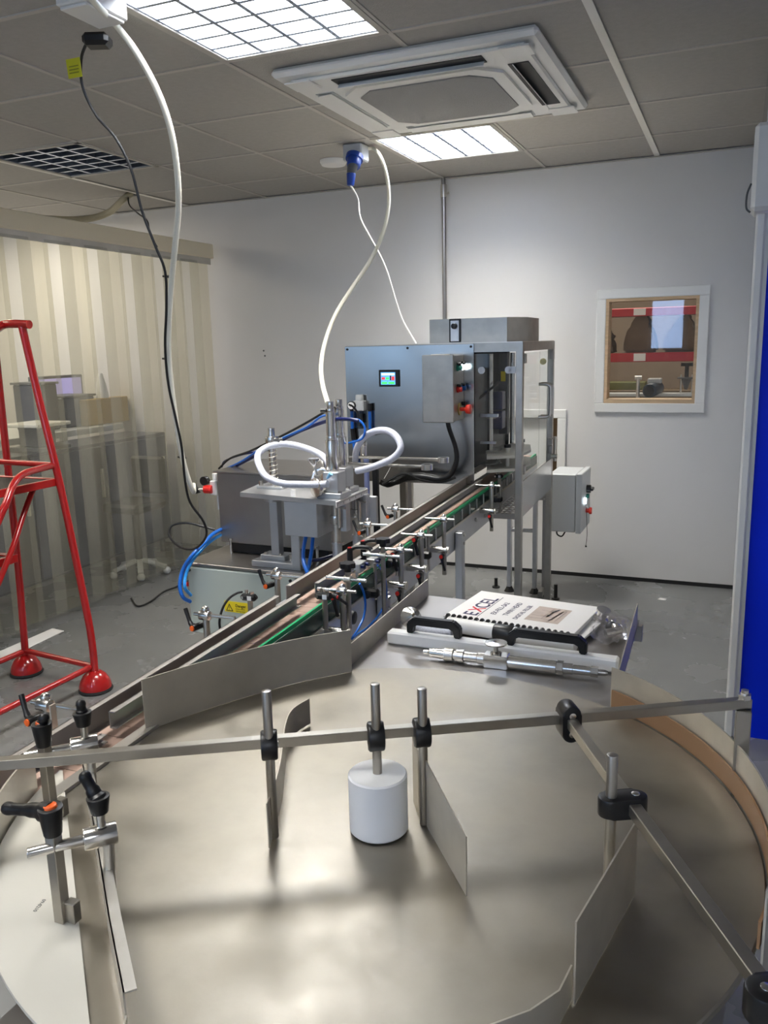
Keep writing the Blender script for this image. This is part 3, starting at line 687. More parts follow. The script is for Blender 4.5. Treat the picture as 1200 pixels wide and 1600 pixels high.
t2, c2 = hang_rod(586, 1068, TZ+0.06, 'centre_roller', 'fat white plastic roller standing at the middle of the turntable on a steel rod')
ztop = aty(590, 1206, c2.y).z
B().lathe((c2.x, c2.y, TZ+0.002), [(0.036, 0), (0.0388, 0.003), (0.0388, ztop-TZ-0.005), (0.0368, ztop-TZ-0.003), (0.0, ztop-TZ-0.0019)][:4], seg=48).build('roller', mat('white_acetal', (0.93, 0.93, 0.93), 0.3), t2)
t3, c3 = hang_rod(657, 1075, TZ+0.002, 'guide_paddle', 'steel rod right of the white roller carrying a bent guide plate')
z3 = aty(662, 1185, c3.y).z; n3 = (V((-0.254, 0.82))-V((c3.x+0.008, c3.y))).normalized()
pv = V((c3.x+0.006, c3.y-0.004)); pe = pv+n3*0.148; pw = V((c3.x-0.010, c3.y+0.010)); pw2 = pw + V((-0.022, 0.036))
B().wall([tuple(pv), tuple(pv+n3*0.01), tuple(pe)], TZ+0.002, [z3, z3-0.002, TZ+0.078], 0.0016).build('guide_plate', FENCE, t3)
B().wall([tuple(pw), tuple(pw2)], TZ+0.002, z3+0.005, 0.0016).build('guide_plate', FENCE, t3)
# ---- second bar, running from the first to the clamp at lower right
qa = barpt(886)+V((0,0,0.0)); qa = V((qa.x, qa.y, 0.90))+bn*0.016; qc = atz(1208, 1562, 0.905)
sb = thing('branch_bar', 'square steel bar branching off the long bar towards the lower right corner', 'bar', (qa.x, qa.y, 0.9))
B().bar(qa-(qc-qa).normalized()*0.01, qc+(qc-qa).normalized()*0.03, 0.0135, 0.0135, 0.0008).build('cross_bar', BARS, sb)
m = barpt(886)+bn*0.006
clamp_block((m.x, m.y, 0.898), bdir, (0,0,1), bn, 0.052, 0.026, 0.030, sb)
qd = (qc-qa).normalized(); qn = V((qd.y, -qd.x, 0))
clamp_block((qc.x, qc.y, 0.903), qd, (qn*1.0), (0,0,1), 0.044, 0.032, 0.026, sb)
B().cyl((qc.x-qn.x*0.012, qc.y-qn.y*0.012, 0.60), (qc.x-qn.x*0.012, qc.y-qn.y*0.012, 0.89), 0.008).build('support_rod', BARS, sb)
# rod four on the branch bar
lo, hi = 0, (qc-qa).length
for _ in range(40):
    mm = (lo+hi)/2; P = qa+qd*mm-CAM
    if 600+FPX*P.dot(_r2)/P.dot(_f) < 985: lo = mm
    else: hi = mm
m4 = qa+qd*lo; side = -1 if (V((-1,0,0)).dot(qn) < 0) else 1
c4 = m4+qn*side*0.022
t4 = thing('guide_paddle', 'steel rod on the branch bar at right holding a slanted flat guide plate', 'rod', (c4.x, c4.y, TZ+0.02))
B().cyl((c4.x, c4.y, TZ+0.012), (c4.x, c4.y, aty(976, 1182, c4.y).z), 0.0061, seg=24, bev=0.0008).build('rod', BARS, t4)
mm4 = m4+qn*side*0.009
clamp_block((mm4.x, mm4.y, m4.z+0.0), qd, qn, (0,0,1), 0.055, 0.026, 0.022, t4)
e0 = V((-0.076, 0.885)); e1 = V((-0.111, 0.698))
e0 = V((c4.x+0.0085, c4.y-0.01)) if c4.x+0.0085 > e0.x else e0
B().wall([tuple(e0), tuple(e1)], TZ+0.002, [aty(997, 1281, e0.y).z, aty(903, 1441, e1.y).z], 0.0018).build('guide_plate', FENCE, t4)
B().wall([(e1.x-0.004, e1.y+0.006), (-0.120, 0.668), (-0.140, 0.635), (-0.175, 0.60), (-0.235, 0.565)], TZ+0.002, TZ+0.040, 0.0018).build('guide_plate', FENCE, t4)

# ---- lever handles and clamps at the left rim
def lever(hub0, hub1, tip, par, btn=None, r=0.0115, name='lever'):
    hub0 = V(hub0); hub1 = V(hub1); tip = V(tip)
    b = B(); b.cyl(hub0, hub1, r*0.72, r, 20, 0.001)
    ax = (hub1-hub0).normalized(); s = hub1 - ax*r*0.5
    b.tube([s, s+(tip-s)*0.35+ax*0.001, s+(tip-s)*0.75, tip], r*0.6, 12, 4, rs=[r*0.85, r*0.62, r*0.5, r*0.5, r*0.55])
    b.sph(tip, r*0.55, seg=12)
    k = b.build(name, BLK, par)
    if btn:
        B().cyl(hub1-ax*0.001, hub1+ax*0.003, r*0.62, r*0.52, 18, 0.0008).build('release_button', ORG if btn == 1 else REDB, k)
    return k
def rim_clamp(bx_, by_, zt, foot, rodpx0, rodpx1, bosspx, label, levA, levB, down):
    t = thing('rail_clamp', label, 'clamp', (bx_, by_, TZ), 'lever clamps on the left rim')
    B().bx((bx_-0.0065, by_-0.0065, TZ+0.005), (bx_+0.0065, by_+0.0065, zt), 0.0006).build('square_post', BARS, t)
    B().bx((foot[0]-0.009, foot[1]-0.006, TZ+0.005), (foot[0]+0.005, foot[1]+0.006, TZ+0.030), 0.001).build('foot_block', BARS, t)
    zr = zt-0.014
    a = atz(*rodpx0, zr); c = atz(*rodpx1, zr); a.z = c.z = zr
    B().cyl(a, c, 0.0062, seg=24, bev=0.0015).build('slide_rod', CHROME, t)
    e = (c-a).normalized()
    B().cyl(c-e*0.020, c+e*0.016, 0.0125, seg=28, bev=0.0015).build('boss', CHROME, t)
    if down:
        B().cyl((c.x+e.x*0.006, c.y+e.y*0.006, zr), (c.x+0.004, c.y, TZ+0.03), 0.0065, seg=20).build('drop_rod', STEEL, t)
    hy = by_
    h0 = V((bx_, by_, zt)); h1 = V((bx_, by_, zt+0.033))
    if levA: lever(h0, h1, aty(levA[0], levA[1], by_), t, 1, 0.0135)
    b0 = V((c.x, c.y, zr+0.012)); b1 = b0+V((0, 0, 0.016))
    B().cyl(b0-V((0,0,0.004)), b1, 0.005).build('stud', CHROME, t)
    lever(b1, b1+V((-0.001, 0.0, 0.020)), aty(levB[0], levB[1], c.y), t, 0, 0.013)
    return t, c
r2, cc2 = rim_clamp(-0.664, 0.609, 0.882, (-0.650, 0.613), (42, 1334), (160, 1305), None, 'lever clamp nearest the camera at left, with an orange buttoned handle over the white deck', (12, 1263), (133, 1214), 1)
r1, cc1 = rim_clamp(-0.832, 0.765, 0.882, (-0.822, 0.776), (37, 1182), (134, 1163), None, 'lever clamp farther back at left, behind the overhead bar', (68, 1122), (126, 1100), 1)
# inner guide rail along the chord
gd = thing('rim_guide_rail', 'thin steel guide rail curving along the inner edge of the white deck', 'rail', (-0.62, 0.63, TZ))
dch = V((0.354, -0.338)).normalized(); pr_ = [atz(x, y, 0.83).xy for x, y in ((128, 1185), (138, 1240), (151, 1312), (170, 1430), (193, 1548))]; dch = (pr_[-1]-pr_[-2]).normalized()
nrm = V((dch.y, -dch.x))
b = B(); b.wall([tuple(v) for v in pr_], TZ+0.012, TZ+0.058, 0.0018)
b.wall([tuple(v+nrm*-0.0055) for v in pr_], TZ+0.056, TZ+0.058, 0.0125); b.build('rail_strip', STEEL, gd)
v = pr_[-1]; B().wall([tuple(v), tuple(v+dch*0.02+V((-0.004, -0.004)))], TZ+0.004, TZ+0.034, 0.002).build('end_tab', STEEL, gd)

# ================================================================== CONVEYOR
cvy = thing('conveyor', 'long slat chain conveyor with steel guide rails running from the turntable into the machine', 'conveyor', (-0.9, 2.0, 0), frame=CF)
T0, T1 = 0.42, 4.64
b = B(CF); n = int((T1-T0)/0.0381)
for k in range(n):
    t = T0+k*0.0381
    b.bx((-0.941, t+0.0008, 0.7635), (-0.860, t+0.0373, 0.7705))
b.build('slat_chain', BELT, cvy, kind=None)
b = B(CF); b.bx((-0.956, T0, 0.630), (-0.950, T1, 0.775)).bx((-0.846, 1.12, 0.630), (-0.840, T1, 0.722)).bx((-0.846, T0, 0.630), (-0.840, 1.12, 0.760)).bx((-0.948, T0, 0.70), (-0.848, T1, 0.705))
for t in (1.12, 1.6, 2.2, 2.9, 3.6, 4.4): b.bx((-0.948, t, 0.632), (-0.848, t+0.03, 0.70))
b.build('side_frame', ALU, cvy)
B(CF).bx((-0.8535, 1.075, 0.766), (-0.8475, T1, 0.7765)).build('wear_strip', GREEN, cvy)
b = B(CF); b.bx((-0.8465, 1.12, 0.722), (-0.8425, T1, 0.765)); b.build('side_guard', DGREEN, cvy)
for t in [2.35+0.115*k for k in range(18)]:
    if t < 4.3: B(CF).bx((-0.8425, t, 0.722), (-0.8395, t+0.008, 0.766)).build('guard_divider', ALU, cvy)
B(CF).bx((-0.8425, 1.12, 0.715), (-0.838, T1, 0.724)).build('edge_strip', STEEL, cvy)
def rail(pts, z0, z1, name='guide_rail'):
    b = B(CF)
    b.wall(pts, z0, z1, 0.002); b.wall([(p[0]+0.0055, p[1]) for p in pts], z1-0.002, z1, 0.0125)
    b.wall([(p[0]+0.0055, p[1]) for p in pts], z0, z0+0.002, 0.0125)
    b.build(name, mat('rail_steel', (0.44, 0.41, 0.39), 0.5, 0.8, noise_amt=0.08), cvy)
rail([(-0.909, 0.55), (-0.909, 1.645)], 0.787, 0.830)
rail([(-0.919, 1.72), (-0.919, 2.3), (-0.926, 3.0), (-0.935, 3.50)], 0.787, 0.832)
rail([(-0.884, 1.02), (-0.882, 1.70)], 0.790, 0.820)
rail([(-0.880, 1.80), (-0.872, 2.1), (-0.872, 3.45)], 0.790, 0.820)
rail([(-0.888, 0.93), (-0.886, 1.0)], 0.776, 0.790, 'guide_rail')
for s_, t_ in ((-0.895, 1.12), (-0.9, 1.70), (-0.895, 0.72)): B(CF).bx((s_-0.006, t_, 0.79), (s_+0.006, t_+0.012, 0.806)).build('rail_spacer', DARK, cvy)
# legs
def cleg(s, t, zt, w_=0.028):
    L = B(CF).bx((s-w_/2, t-0.02, 0.03), (s+w_/2, t+0.02, zt), 0.002).build('leg', ALU, cvy)
    B(CF).cyl((s, t, 0), (s, t, 0.03), 0.03, 0.014).build('levelling_foot', BLK, L)
    for z in (zt-0.012, zt-0.045): B(CF).cyl((s+w_/2, t, z), (s+w_/2+0.006, t, z), 0.006, seg=6).build('bolt', CHROME, L)
for t in (1.15, 2.13, 2.95):
    cleg(-0.824, t, 0.70); cleg(-0.972, t, 0.70)
b = B(CF); b.bx((-0.975, 2.94, 0.30), (-0.822, 2.96, 0.33)).bx((-0.975, 2.12, 0.30), (-0.822, 2.14, 0.33)); b.build('leg_brace', ALU, cvy)
cleg(-0.966, 4.5, 0.63, 0.022); cleg(-0.822, 4.5, 0.63, 0.022)
B(CF).cyl((-0.96, 4.5, 0.362), (-0.828, 4.5, 0.362), 0.012).build('leg_brace', ALU, cvy)
for px, py in ((743, 812), (757, 806), (772, 800)):
    p = ats(px, py, -0.838); B(CF).cyl((-0.84, p.y, p.z), (-0.832, p.y, p.z), 0.008, seg=6).build('frame_bolt', CHROME, cvy)

# guide rail brackets on the camera side
GB = 'guide rail brackets on the near side of the conveyor'
def bracket(t, label, toplev):
    M = CF @ Matrix.Translation((-0.79, t, 0)); o = V((-0.79, t, 0))
    r = thing('rail_bracket', label, 'bracket', (-0.79, t, 0.62), GB, CF)
    def q(x, y, z): return (o.x+x, o.y+y, z)
    B(CF).cyl(q(0,0,.622), q(0,0,.824), .0075, seg=18, bev=.0008).build('post', BARS, r)
    B(CF).cyl(q(-.066,0,.816), q(.036,0,.816), .0042, seg=14).build('cross_rod', CHROME, r)
    B(CF).cyl(q(-.011,-.004,.816), q(.011,-.004,.816), .0105, seg=18, bev=.001).sph(q(0,0,.826), .0085).build('cross_clamp', CHROME, r)
    B(CF).cyl(q(-.052,.004,.708), q(.014,.0,.708), .0115, seg=20, bev=.0015).build('boss', CHROME, r)
    B(CF).cyl(q(.014,0,.708), q(.017,0,.708), .0125, seg=20).build('boss_cap', STEEL, r)
    def lv(x, y, z, nm):
        k = B(CF).tube([q(x,y,z), q(x+.004,y-.006,z-.018), q(x+.012,y-.006,z-.048)], .005, 10, 4, rs=[.0075,.005,.0042,.0045]).cyl(q(x,y+.016,z), q(x,y-.008,z), .0075, seg=14).build(nm, BLK, r)
        B(CF).cyl(q(x,y-.008,z), q(x,y-.0105,z), .0062, seg=14).build('release_button', REDB, k)
    lv(-.004, -.016, .690, 'lever')
    if toplev: lv(-.018, -.012, .804, 'lever')
    return r
w_ = bracket(2.19, 'rail bracket post on the conveyor near side, second from the turntable fence', 1)
def brcopy(t, label): copy_tree(w_, CF @ Matrix.Translation((-0.79, t, 0.62)), label, GB)
brcopy(1.766, 'rail bracket post on the conveyor near side, just behind the steel turntable fence')
brcopy(2.382, 'rail bracket post on the conveyor near side, third from the turntable fence')
bracket(2.628, 'rail bracket post on the conveyor near side, beside the conveyor leg', 0)
bracket(3.32, 'rail bracket post on the conveyor near side, farthest one, just before the machine', 0)
def side_clamp(px, y0, y1, yb, s, label):
    a = ats(px, y0, s); c = ats(px, y1, s); m = ats(px, yb, s)
    r = thing('rod_clamp', label, 'clamp', (s, c.y, c.z), 'black rod clamps along the conveyor side', CF)
    B(CF).cyl((s, a.y, a.z), (s, a.y, c.z), .0045, seg=14).build('rod', BARS, r)
    B(CF).box((s-.018, a.y, m.z), (.055, .022, .026), None, .006).build('clamp_block', BLK, r)
    B(CF).cyl((s-.02, a.y-.014, m.z), (s-.02, a.y-.022, m.z), .012, seg=18, bev=.001).build('knob', BLK, r)
side_clamp(669, 822, 892, 868, -0.815, 'black rod clamp low on the conveyor side between the middle bracket posts')
side_clamp(782, 748, 806, 780, -0.80, 'black rod clamp on the conveyor side next to the machine opening')
side_clamp(620, 868, 900, 880, -0.82, 'black rod clamp hidden behind the second bracket post')
side_clamp(586, 880, 938, 928, -0.815, 'black rod clamp under the pneumatic gate valves')
# photo eyes
def sensor(px, py, s, t_guess, ybot, label, cable=None, flip=1):
    p = ats(px, py, s)
    r = thing('photo_sensor', label, 'sensor', (s, p.y, p.z-0.08), 'photo sensors along the conveyor', CF)
    zb = ats(px, ybot, s).z
    B(CF).cyl((s, p.y+.004, zb), (s, p.y+.004, p.z-.006), .0065, seg=16).build('post', BARS, r)
    b = B(CF); b.box((s, p.y, p.z), (.044, .020, .017), None, .006); k = b.build('sensor_body', BLK, r)
    B(CF).box((s+.006, p.y-.0103, p.z), (.011, .001, .011)).build('sensor_label', PAPER, k)
    B(CF).cyl((s-.014, p.y-.0105, p.z), (s-.014, p.y-.009, p.z), .004, seg=12).build('sensor_screw', CHROME, k)
    B(CF).cyl((s-.006, p.y, p.z+.008), (s-.006, p.y, p.z+.018), .004).cyl((s+.008, p.y, p.z+.008), (s+.008, p.y, p.z+.014), .0055, seg=6).build('sensor_stud', CHROME, k)
    if cable: B(CF).tube([ats(a, c, s) for a, c in cable], .0028, 10, 5).build('sensor_cable', BLK, r)
    return r, p
r, p = sensor(506, 931, -0.80, 0, 985, 'black photo sensor on a short post just above the steel turntable fence')
lever((CF @ V((-0.776, p.y, p.z+.001))), (CF @ V((-0.766, p.y, p.z))), CF @ ats(541, 943, -0.76), r, 2, 0.0075)
sensor(389, 933, -1.0, 0, 958, 'black photo sensor with a curved cable in front of the grey cabinet', [(378, 925), (370, 927), (358, 935), (348, 950), (343, 970), (344, 985)])
sensor(779, 744, -0.83, 0, 760, 'black photo sensor on the near rail right at the machine opening')
sensor(718, 746, -0.97, 0, 765, 'black photo sensor on the far rail right at the machine opening')
# far side brackets
GF = 'guide rail brackets on the far side of the conveyor'
def fbracket(px, py, label, proto=[None]):
    p = ats(px, py, -0.995)
    if proto[0] is None:
        r = thing('rail_bracket', label, 'bracket', (-0.995, p.y, 0.62), GF, CF); t = p.y
        def q(x, y, z): return (-0.995+x, t+y, z)
        B(CF).cyl(q(0,0,.66), q(0,0,.836), .0075, seg=18, bev=.0008).build('post', BARS, r)
        B(CF).cyl(q(-.03,0,.826), q(.074,0,.826), .0042, seg=14).build('cross_rod', CHROME, r)
        B(CF).cyl(q(-.012,-.003,.826), q(.012,-.003,.826), .011, seg=18, bev=.001).sph(q(0,0,.838), .009).build('cross_clamp', CHROME, r)
        B(CF).cyl(q(-.012,.0,.70), q(.04,.0,.70), .0115, seg=20, bev=.0015).build('boss', CHROME, r)
        k = B(CF).tube([q(-.02,-.014,.80), q(-.034,-.01,.806), q(-.052,.0,.836)], .0055, 10, 4, rs=[.0075,.0055,.0045,.0048]).cyl(q(-.016,.004,.80), q(-.022,-.022,.80), .0075, seg=14).build('lever', BLK, r)
        B(CF).cyl(q(-.022,-.022,.80), q(-.0225,-.0245,.80), .0062, seg=14).build('release_button', ORG, k)
        proto[0] = r
    else: copy_tree(proto[0], CF @ Matrix.Translation((-0.995, p.y, 0.62)), label, GF)
fbracket(433, 905, 'rail bracket behind the conveyor in front of the grey cabinet, by the right corner')
fbracket(322, 968, 'rail bracket behind the conveyor at the lower left corner of the grey cabinet')
fbracket(575, 825, 'rail bracket behind the conveyor below the filler nozzles')
fbracket(618, 802, 'rail bracket behind the conveyor below the bundle of black hoses')
fbracket(720, 753, 'rail bracket behind the conveyor closest to the steel machine panel')
fbracket(73, 1108, 'rail bracket behind the conveyor at the left edge, by the near lever clamps')
p = ats(84, 1120, -0.955)
B(CF).bx((-0.957, p.y-0.006, 0.775), (-0.954, p.y+0.006, ats(80, 1102, -0.955).z)).build('flat_bracket', STEEL, cvy)

# pneumatic gates with star knobs
def star(c, r, h, frame, par, name='star_knob'):
    pts = []
    for k in range(48):
        a = 2*PI*k/48; rr = r*(1+0.12*math.cos(6*a)); pts.append((rr*math.cos(a), rr*math.sin(a)))
    b = B(frame); b.prism(pts, 0, h, Matrix.Translation(V(c))); b.cyl(V(c)-V((0,0,h*0.9)), V(c)+V((0,0,0.001)), r*0.45, r*0.55); return b.build(name, BLK, par)
def gate(px, ktop, kbot, pbot, rods, s, label):
    p = ats(px, kbot, s)
    g = thing('knob_post', label, 'post', (s, p.y, 0.62), 'star knob posts on the conveyor', CF)
    zt = ats(px, ktop, s).z; zb = ats(px, pbot, s).z
    B(CF).cyl((s, p.y, zb), (s, p.y, p.z), .0065, seg=18).build('post', BARS, g)
    star((s, p.y, p.z+.004), .019, .012, CF, g)
    for y in rods:
        z = ats(px, y, s).z
        B(CF).cyl((s-.058, p.y, z), (s+.05, p.y-.004, z), .0048, seg=14).build('cross_rod', CHROME, g)
        B(CF).cyl((s-.009, p.y, z), (s+.009, p.y, z), .0095, seg=18).build('cross_clamp', STEEL, g)
    return p
gate(543, 873, 889, 985, [905], -0.79, 'black star knob post on the conveyor near side, the nearer of the two')
gate(598, 833, 850, 975, [868], -0.79, 'black star knob post on the conveyor near side, the farther of the two')
p = ats(551, 965, -0.80)
g = thing('hand_knob', 'round black hand knob low on the conveyor side above the tray', 'knob', (-0.82, p.y, p.z), frame=CF)
B(CF).cyl((-0.84, p.y, p.z), (-0.81, p.y, p.z), .008).build('knob_stem', STEEL, g)
B(CF).cyl((-0.815, p.y, p.z), (-0.793, p.y, p.z), .019, .017, 24, .003).build('knob_grip', BLK, g)
def gcyl(px, py, sx, label, hp):
    p = ats(px, py, -0.85)
    g = thing('gate_cylinder', label, 'air cylinder', (-0.85, p.y, 0.78), 'pneumatic bottle gates', CF)
    B(CF).box((-0.85, p.y, p.z), (.034, .05, .026), None, .002).build('cylinder_body', ALU, g)
    B(CF).box((-0.86, p.y+.004, p.z-.026), (.012, .02, .03), None, .001).build('mount_plate', STEEL, g)
    B(CF).cyl((-0.834, p.y-.016, p.z+.005), (-0.822, p.y-.018, p.z+.005), .005).cyl((-0.834, p.y+.014, p.z+.005), (-0.822, p.y+.012, p.z+.005), .005).build('air_fitting', NAVY, g)
    B(CF).cyl((-0.85, p.y-.03, p.z-.004), (-0.85, p.y-.022, p.z-.004), .006, seg=6).cyl((-0.85, p.y-.045, p.z-.004), (-0.85, p.y-.03, p.z-.004), .003).build('piston_tip', CHROME, g)
    a = ats(*hp[0], -0.86); c = ats(*hp[1], -0.86)
    k = B(CF).cyl((-0.86, a.y+.02, p.z+.01), (-0.86, a.y+.02, a.z+.005), .008, seg=14).tube([(-0.86, a.y+.02, a.z), (-0.845, a.y+.03, a.z+.006), (-0.815, a.y+.04, a.z+.004), (-0.805, a.y+.04, a.z-.002)], .006, 10, 4).build('lever', BLK, g)
    B(CF).cyl((-0.86, a.y+.02, a.z+.005), (-0.86, a.y+.02, a.z+.0075), .006, seg=14).build('release_button', REDB, k)
gcyl(559, 885, 0, 'aluminium air cylinder over the belt, the nearer of the two', ((542, 862), (565, 862)))
gcyl(582, 877, 0, 'aluminium air cylinder over the belt, the farther of the two', ((563, 851), (580, 850)))
def btube(pts, s, label, r=0.0032, m=BLUE, name='air_tube', cat='tube', grp=None):
    return B(CF).tube([ats(a, c, s) if len(q) == 0 else ats(a, c, q[0]) for a, c, *q in pts], r, 10, 6).build(name, m, None, label, cat, grp)
btube([(590, 883), (598, 893), (603, 912), (603, 935), (594, 958), (575, 980), (560, 990), (550, 998)], -0.805, 'blue air tube looping widest from the farther gate cylinder down to the tray corner')
btube([(562, 912), (568, 925), (571, 945), (568, 965), (560, 982), (551, 996)], -0.80, 'blue air tube dropping from the nearer gate cylinder behind the fence corner')
p = ats(480, 993, -0.80)

# ================================================================== TRAY AND WHAT LIES ON IT
TY = 0.765
tr = thing('side_tray', 'rectangular stainless tray behind the turntable holding papers and parts', 'tray', (-0.43, 1.65, 0))
xl = -0.688; xr = -0.165
arc = []
for k in range(25):
    a = 120.5-(120.5-58.5)*k/24; arc.append(pol(a, 0.4985))
poly = [(xl-0.012, 1.92), (xl, 1.40)] + [q for q in arc if q[0] > xl+0.004] + [(xr, 1.395), (xr-0.01, 1.90)]
B().prism(poly, TY-0.003, TY).build('tray_floor', DSTEEL, tr)
b = B(); b.wall([(xl, 1.405), (xl-0.012, 1.92)], TY-0.003, TY+0.045, 0.0022); b.build('tray_wall', FENCE, tr)
b = B(); b.wall([(xr, 1.40), (xr-0.012, 1.86)], TY-0.003, TY+0.050, 0.0022); b.build('tray_wall', FENCE, tr)
B().bx((xl, 1.86, TY-0.04), (xr, 1.88, TY-0.004)).build('tray_bearer', DSTEEL, tr)
B().bx((xl, 1.48, TY-0.04), (xr, 1.50, TY-0.004)).build('tray_bearer', DSTEEL, tr)
for x in (xl+0.05, xr-0.06): 
    L = B().bx((x-0.015, 1.84, 0.03), (x+0.015, 1.87, TY-0.04)).build('leg', DSTEEL, tr)
    B().cyl((x, 1.855, 0), (x, 1.855, 0.03), 0.025, 0.012).build('levelling_foot', BLK, L)
# white handled bar
a = V((-0.666, 1.574, 0)); c = V((-0.180, 1.568, 0)); d = (c-a).normalized(); n = V((-d.y, d.x, 0))
hb = thing('handled_bar', 'long white plastic bar with two black arched handles lying in the tray', 'bar', (a.x, a.y, TY))
B().bar(a+V((0,0,TY+0.0145)), c+V((0,0,TY+0.0145)), 0.028, 0.028, 0.004).build('bar_body', BARW, hb)
for u0, u1 in ((0.045, 0.165), (0.265, 0.425)):
    p0 = a+d*u0+V((0,0,TY+0.028)); p1 = a+d*u1+V((0,0,TY+0.028)); H = 0.033
    prof = [p0, p0+V((0,0,H*0.75)), p0+d*0.014+V((0,0,H)), p1-d*0.014+V((0,0,H)), p1+V((0,0,H*0.75)), p1]
    b = B()
    w2_ = 0.009; th_ = 0.014
    o_ = [(0,0),(0,H*0.72),(0.016,H+0.004),((p1-p0).length-0.016,H+0.004),((p1-p0).length,H*0.72),((p1-p0).length,0),((p1-p0).length-th_,0),((p1-p0).length-th_,H*0.55),((p1-p0).length-0.024,H-0.010),(0.024,H-0.010),(th_,H*0.55),(th_,0)]
    M = Matrix(((d.x, 0, n.x, p0.x), (d.y, 0, n.y, p0.y), (0, 1, 0, p0.z), (0,0,0,1)))
    b.prism(o_, -w2_, w2_, M); bmesh.ops.bevel(b.bm, geom=list(b.bm.edges), offset=0.0025, segments=2, affect='EDGES')
    b.build('handle', BLK, hb)
# white roll with black collar behind the bar
a = atz(700, 975, TY+0.019); c = atz(900, 1007, TY+0.019); d = (c-a).normalized()
wr = thing('white_pipe', 'white plastic pipe with a black collar lying behind the handled bar', 'pipe', (a.x, a.y, TY))
B().cyl(a, c, 0.017, seg=28, bev=0.001).build('pipe_body', BARW, wr)
m = a+(c-a)*0.46; B().cyl(m-d*0.022, m+d*0.022, 0.0185, seg=28, bev=0.001).build('collar', BLK, wr)
hs = thing('spare_hose', 'short braided white hose lying under the left black handle', 'hose', (0,0,TY))
B().tube([atz(645, 975, TY+0.014), atz(668, 985, TY+0.014), atz(690, 990, TY+0.014), atz(706, 990, TY+0.016)], 0.013, 16, 5).build('hose_body', BRAID, hs)
# steel funnel
p = atz(640, 985, TY)
fn = thing('steel_funnel', 'small polished steel funnel at the left tray wall', 'funnel', (p.x, p.y, TY))
B().lathe((p.x-0.0, p.y+0.02, TY+0.026), [(0.026, -0.012), (0.026, -0.009), (0.006, 0.012), (0.006, 0.03)], (0.55, -0.55, 0.5), 28).build('cone', CHROME, fn)
# filling valve
a = atz(662, 1018, TY+0.014); c = atz(950, 1052, TY+0.014); d = (c-a).normalized(); L = (c-a).length
pv = thing('filling_valve', 'polished steel piston valve with a block and disc flange lying along the tray front', 'valve', (a.x, a.y, TY))
B().lathe(a, [(0.004, 0), (0.0045, 0.010), (0.0085, 0.014), (0.011, 0.04), (0.011, 0.046)], d, 28).build('nozzle', CHROME, pv)
B().lathe(a+d*0.046, [(0.0135, 0), (0.0135, 0.018)], d, 24).build('knurled_nut', STEEL, pv)
B().lathe(a+d*0.064, [(0.0095, 0), (0.0095, 0.006), (0.0135, 0.007), (0.0135, 0.022), (0.010, 0.023), (0.010, 0.05), (0.012, 0.052), (0.012, 0.075)], d, 28).build('neck', CHROME, pv)
mb = a+d*0.152
B().bar(mb-d*0.0225, mb+d*0.0255, 0.027, 0.027, 0.001).build('valve_block', CHROME, pv)
B().lathe(mb+V((0,0,0.013)), [(0.011, 0), (0.011, 0.004), (0.005, 0.006), (0.005, 0.020), (0.022, 0.021), (0.022, 0.024), (0.006, 0.0255), (0.003, 0.0225)], (0,0,1), 36).build('disc_flange', CHROME, pv)
B().lathe(mb+d*0.0255, [(0.0125, 0), (0.0125, 0.094), (0.010, 0.096)], d, 28).build('barrel', CHROME, pv)
B().lathe(mb+d*0.121, [(0.014, 0), (0.014, 0.012)], d, 6).build('hex_nut', CHROME, pv)
B().lathe(mb+d*0.133, [(0.0105, 0), (0.0105, 0.018), (0.0088, 0.019), (0.0088, L-0.152-0.133-0.03)], d, 28).build('rod_housing', CHROME, pv)
B().lathe(a+d*(L-0.032), [(0.0105, 0), (0.0105, 0.014)], d, 6).lathe(a+d*(L-0.018), [(0.006, 0), (0.006, 0.012), (0.004, 0.018)], d, 16).build('end_cap', CHROME, pv)
# manuals
mz = TY+0.026
c00 = atz(693, 962, mz); c10 = atz(918, 1000, mz); c01 = atz(744, 920, mz); c11 = atz(934, 944, mz)
u = ((c10-c00)+(c11-c01)).normalized(); v = V((-u.y, u.x, 0)); O = c00; PW, PH = 0.30, 0.215     # along the spine, away from it
def page(b, o, ru, w_, h_, z0, z1, sag=0.0):
    uu = Matrix.Rotation(ru, 3, 'Z') @ u; vv = V((-uu.y, uu.x, 0)); G = []
    top = [[o+uu*(w_*i/10)+vv*(h_*j/6)+V((0,0,z1-o.z - sag*(i/10)**3)) for j in range(7)] for i in range(11)]
    bot = [[p_-V((0,0,z1-z0)) for p_ in row] for row in top]
    T = [[b.bm.verts.new(p_) for p_ in r_] for r_ in top]; Q = [[b.bm.verts.new(p_) for p_ in r_] for r_ in bot]
    for i in range(10):
        for j in range(6): b.bm.faces.new((T[i][j], T[i+1][j], T[i+1][j+1], T[i][j+1])); b.bm.faces.new((Q[i][j], Q[i][j+1], Q[i+1][j+1], Q[i+1][j]))
    for i in range(10): b.bm.faces.new((T[i][0], Q[i][0], Q[i+1][0], T[i+1][0])); b.bm.faces.new((T[i][6], T[i+1][6], Q[i+1][6], Q[i][6]))
    for j in range(6): b.bm.faces.new((T[0][j], T[0][j+1], Q[0][j+1], Q[0][j])); b.bm.faces.new((T[10][j], Q[10][j], Q[10][j+1], T[10][j+1]))
gp = thing('green_folder', 'thin dark green sheet poking out under the manual spine', 'folder', (O.x, O.y, TY))
b = B(); page(b, O+u*0.02-v*0.014, -0.04, PW-0.02, PH, TY+0.0005, TY+0.006); b.build('folder_body', mat('green_card', (0.01, 0.16, 0.09), 0.4), gp)
pp = thing('paper_stack', 'loose white sheets fanned out under the manual at its right end', 'paper', (O.x, O.y, TY))
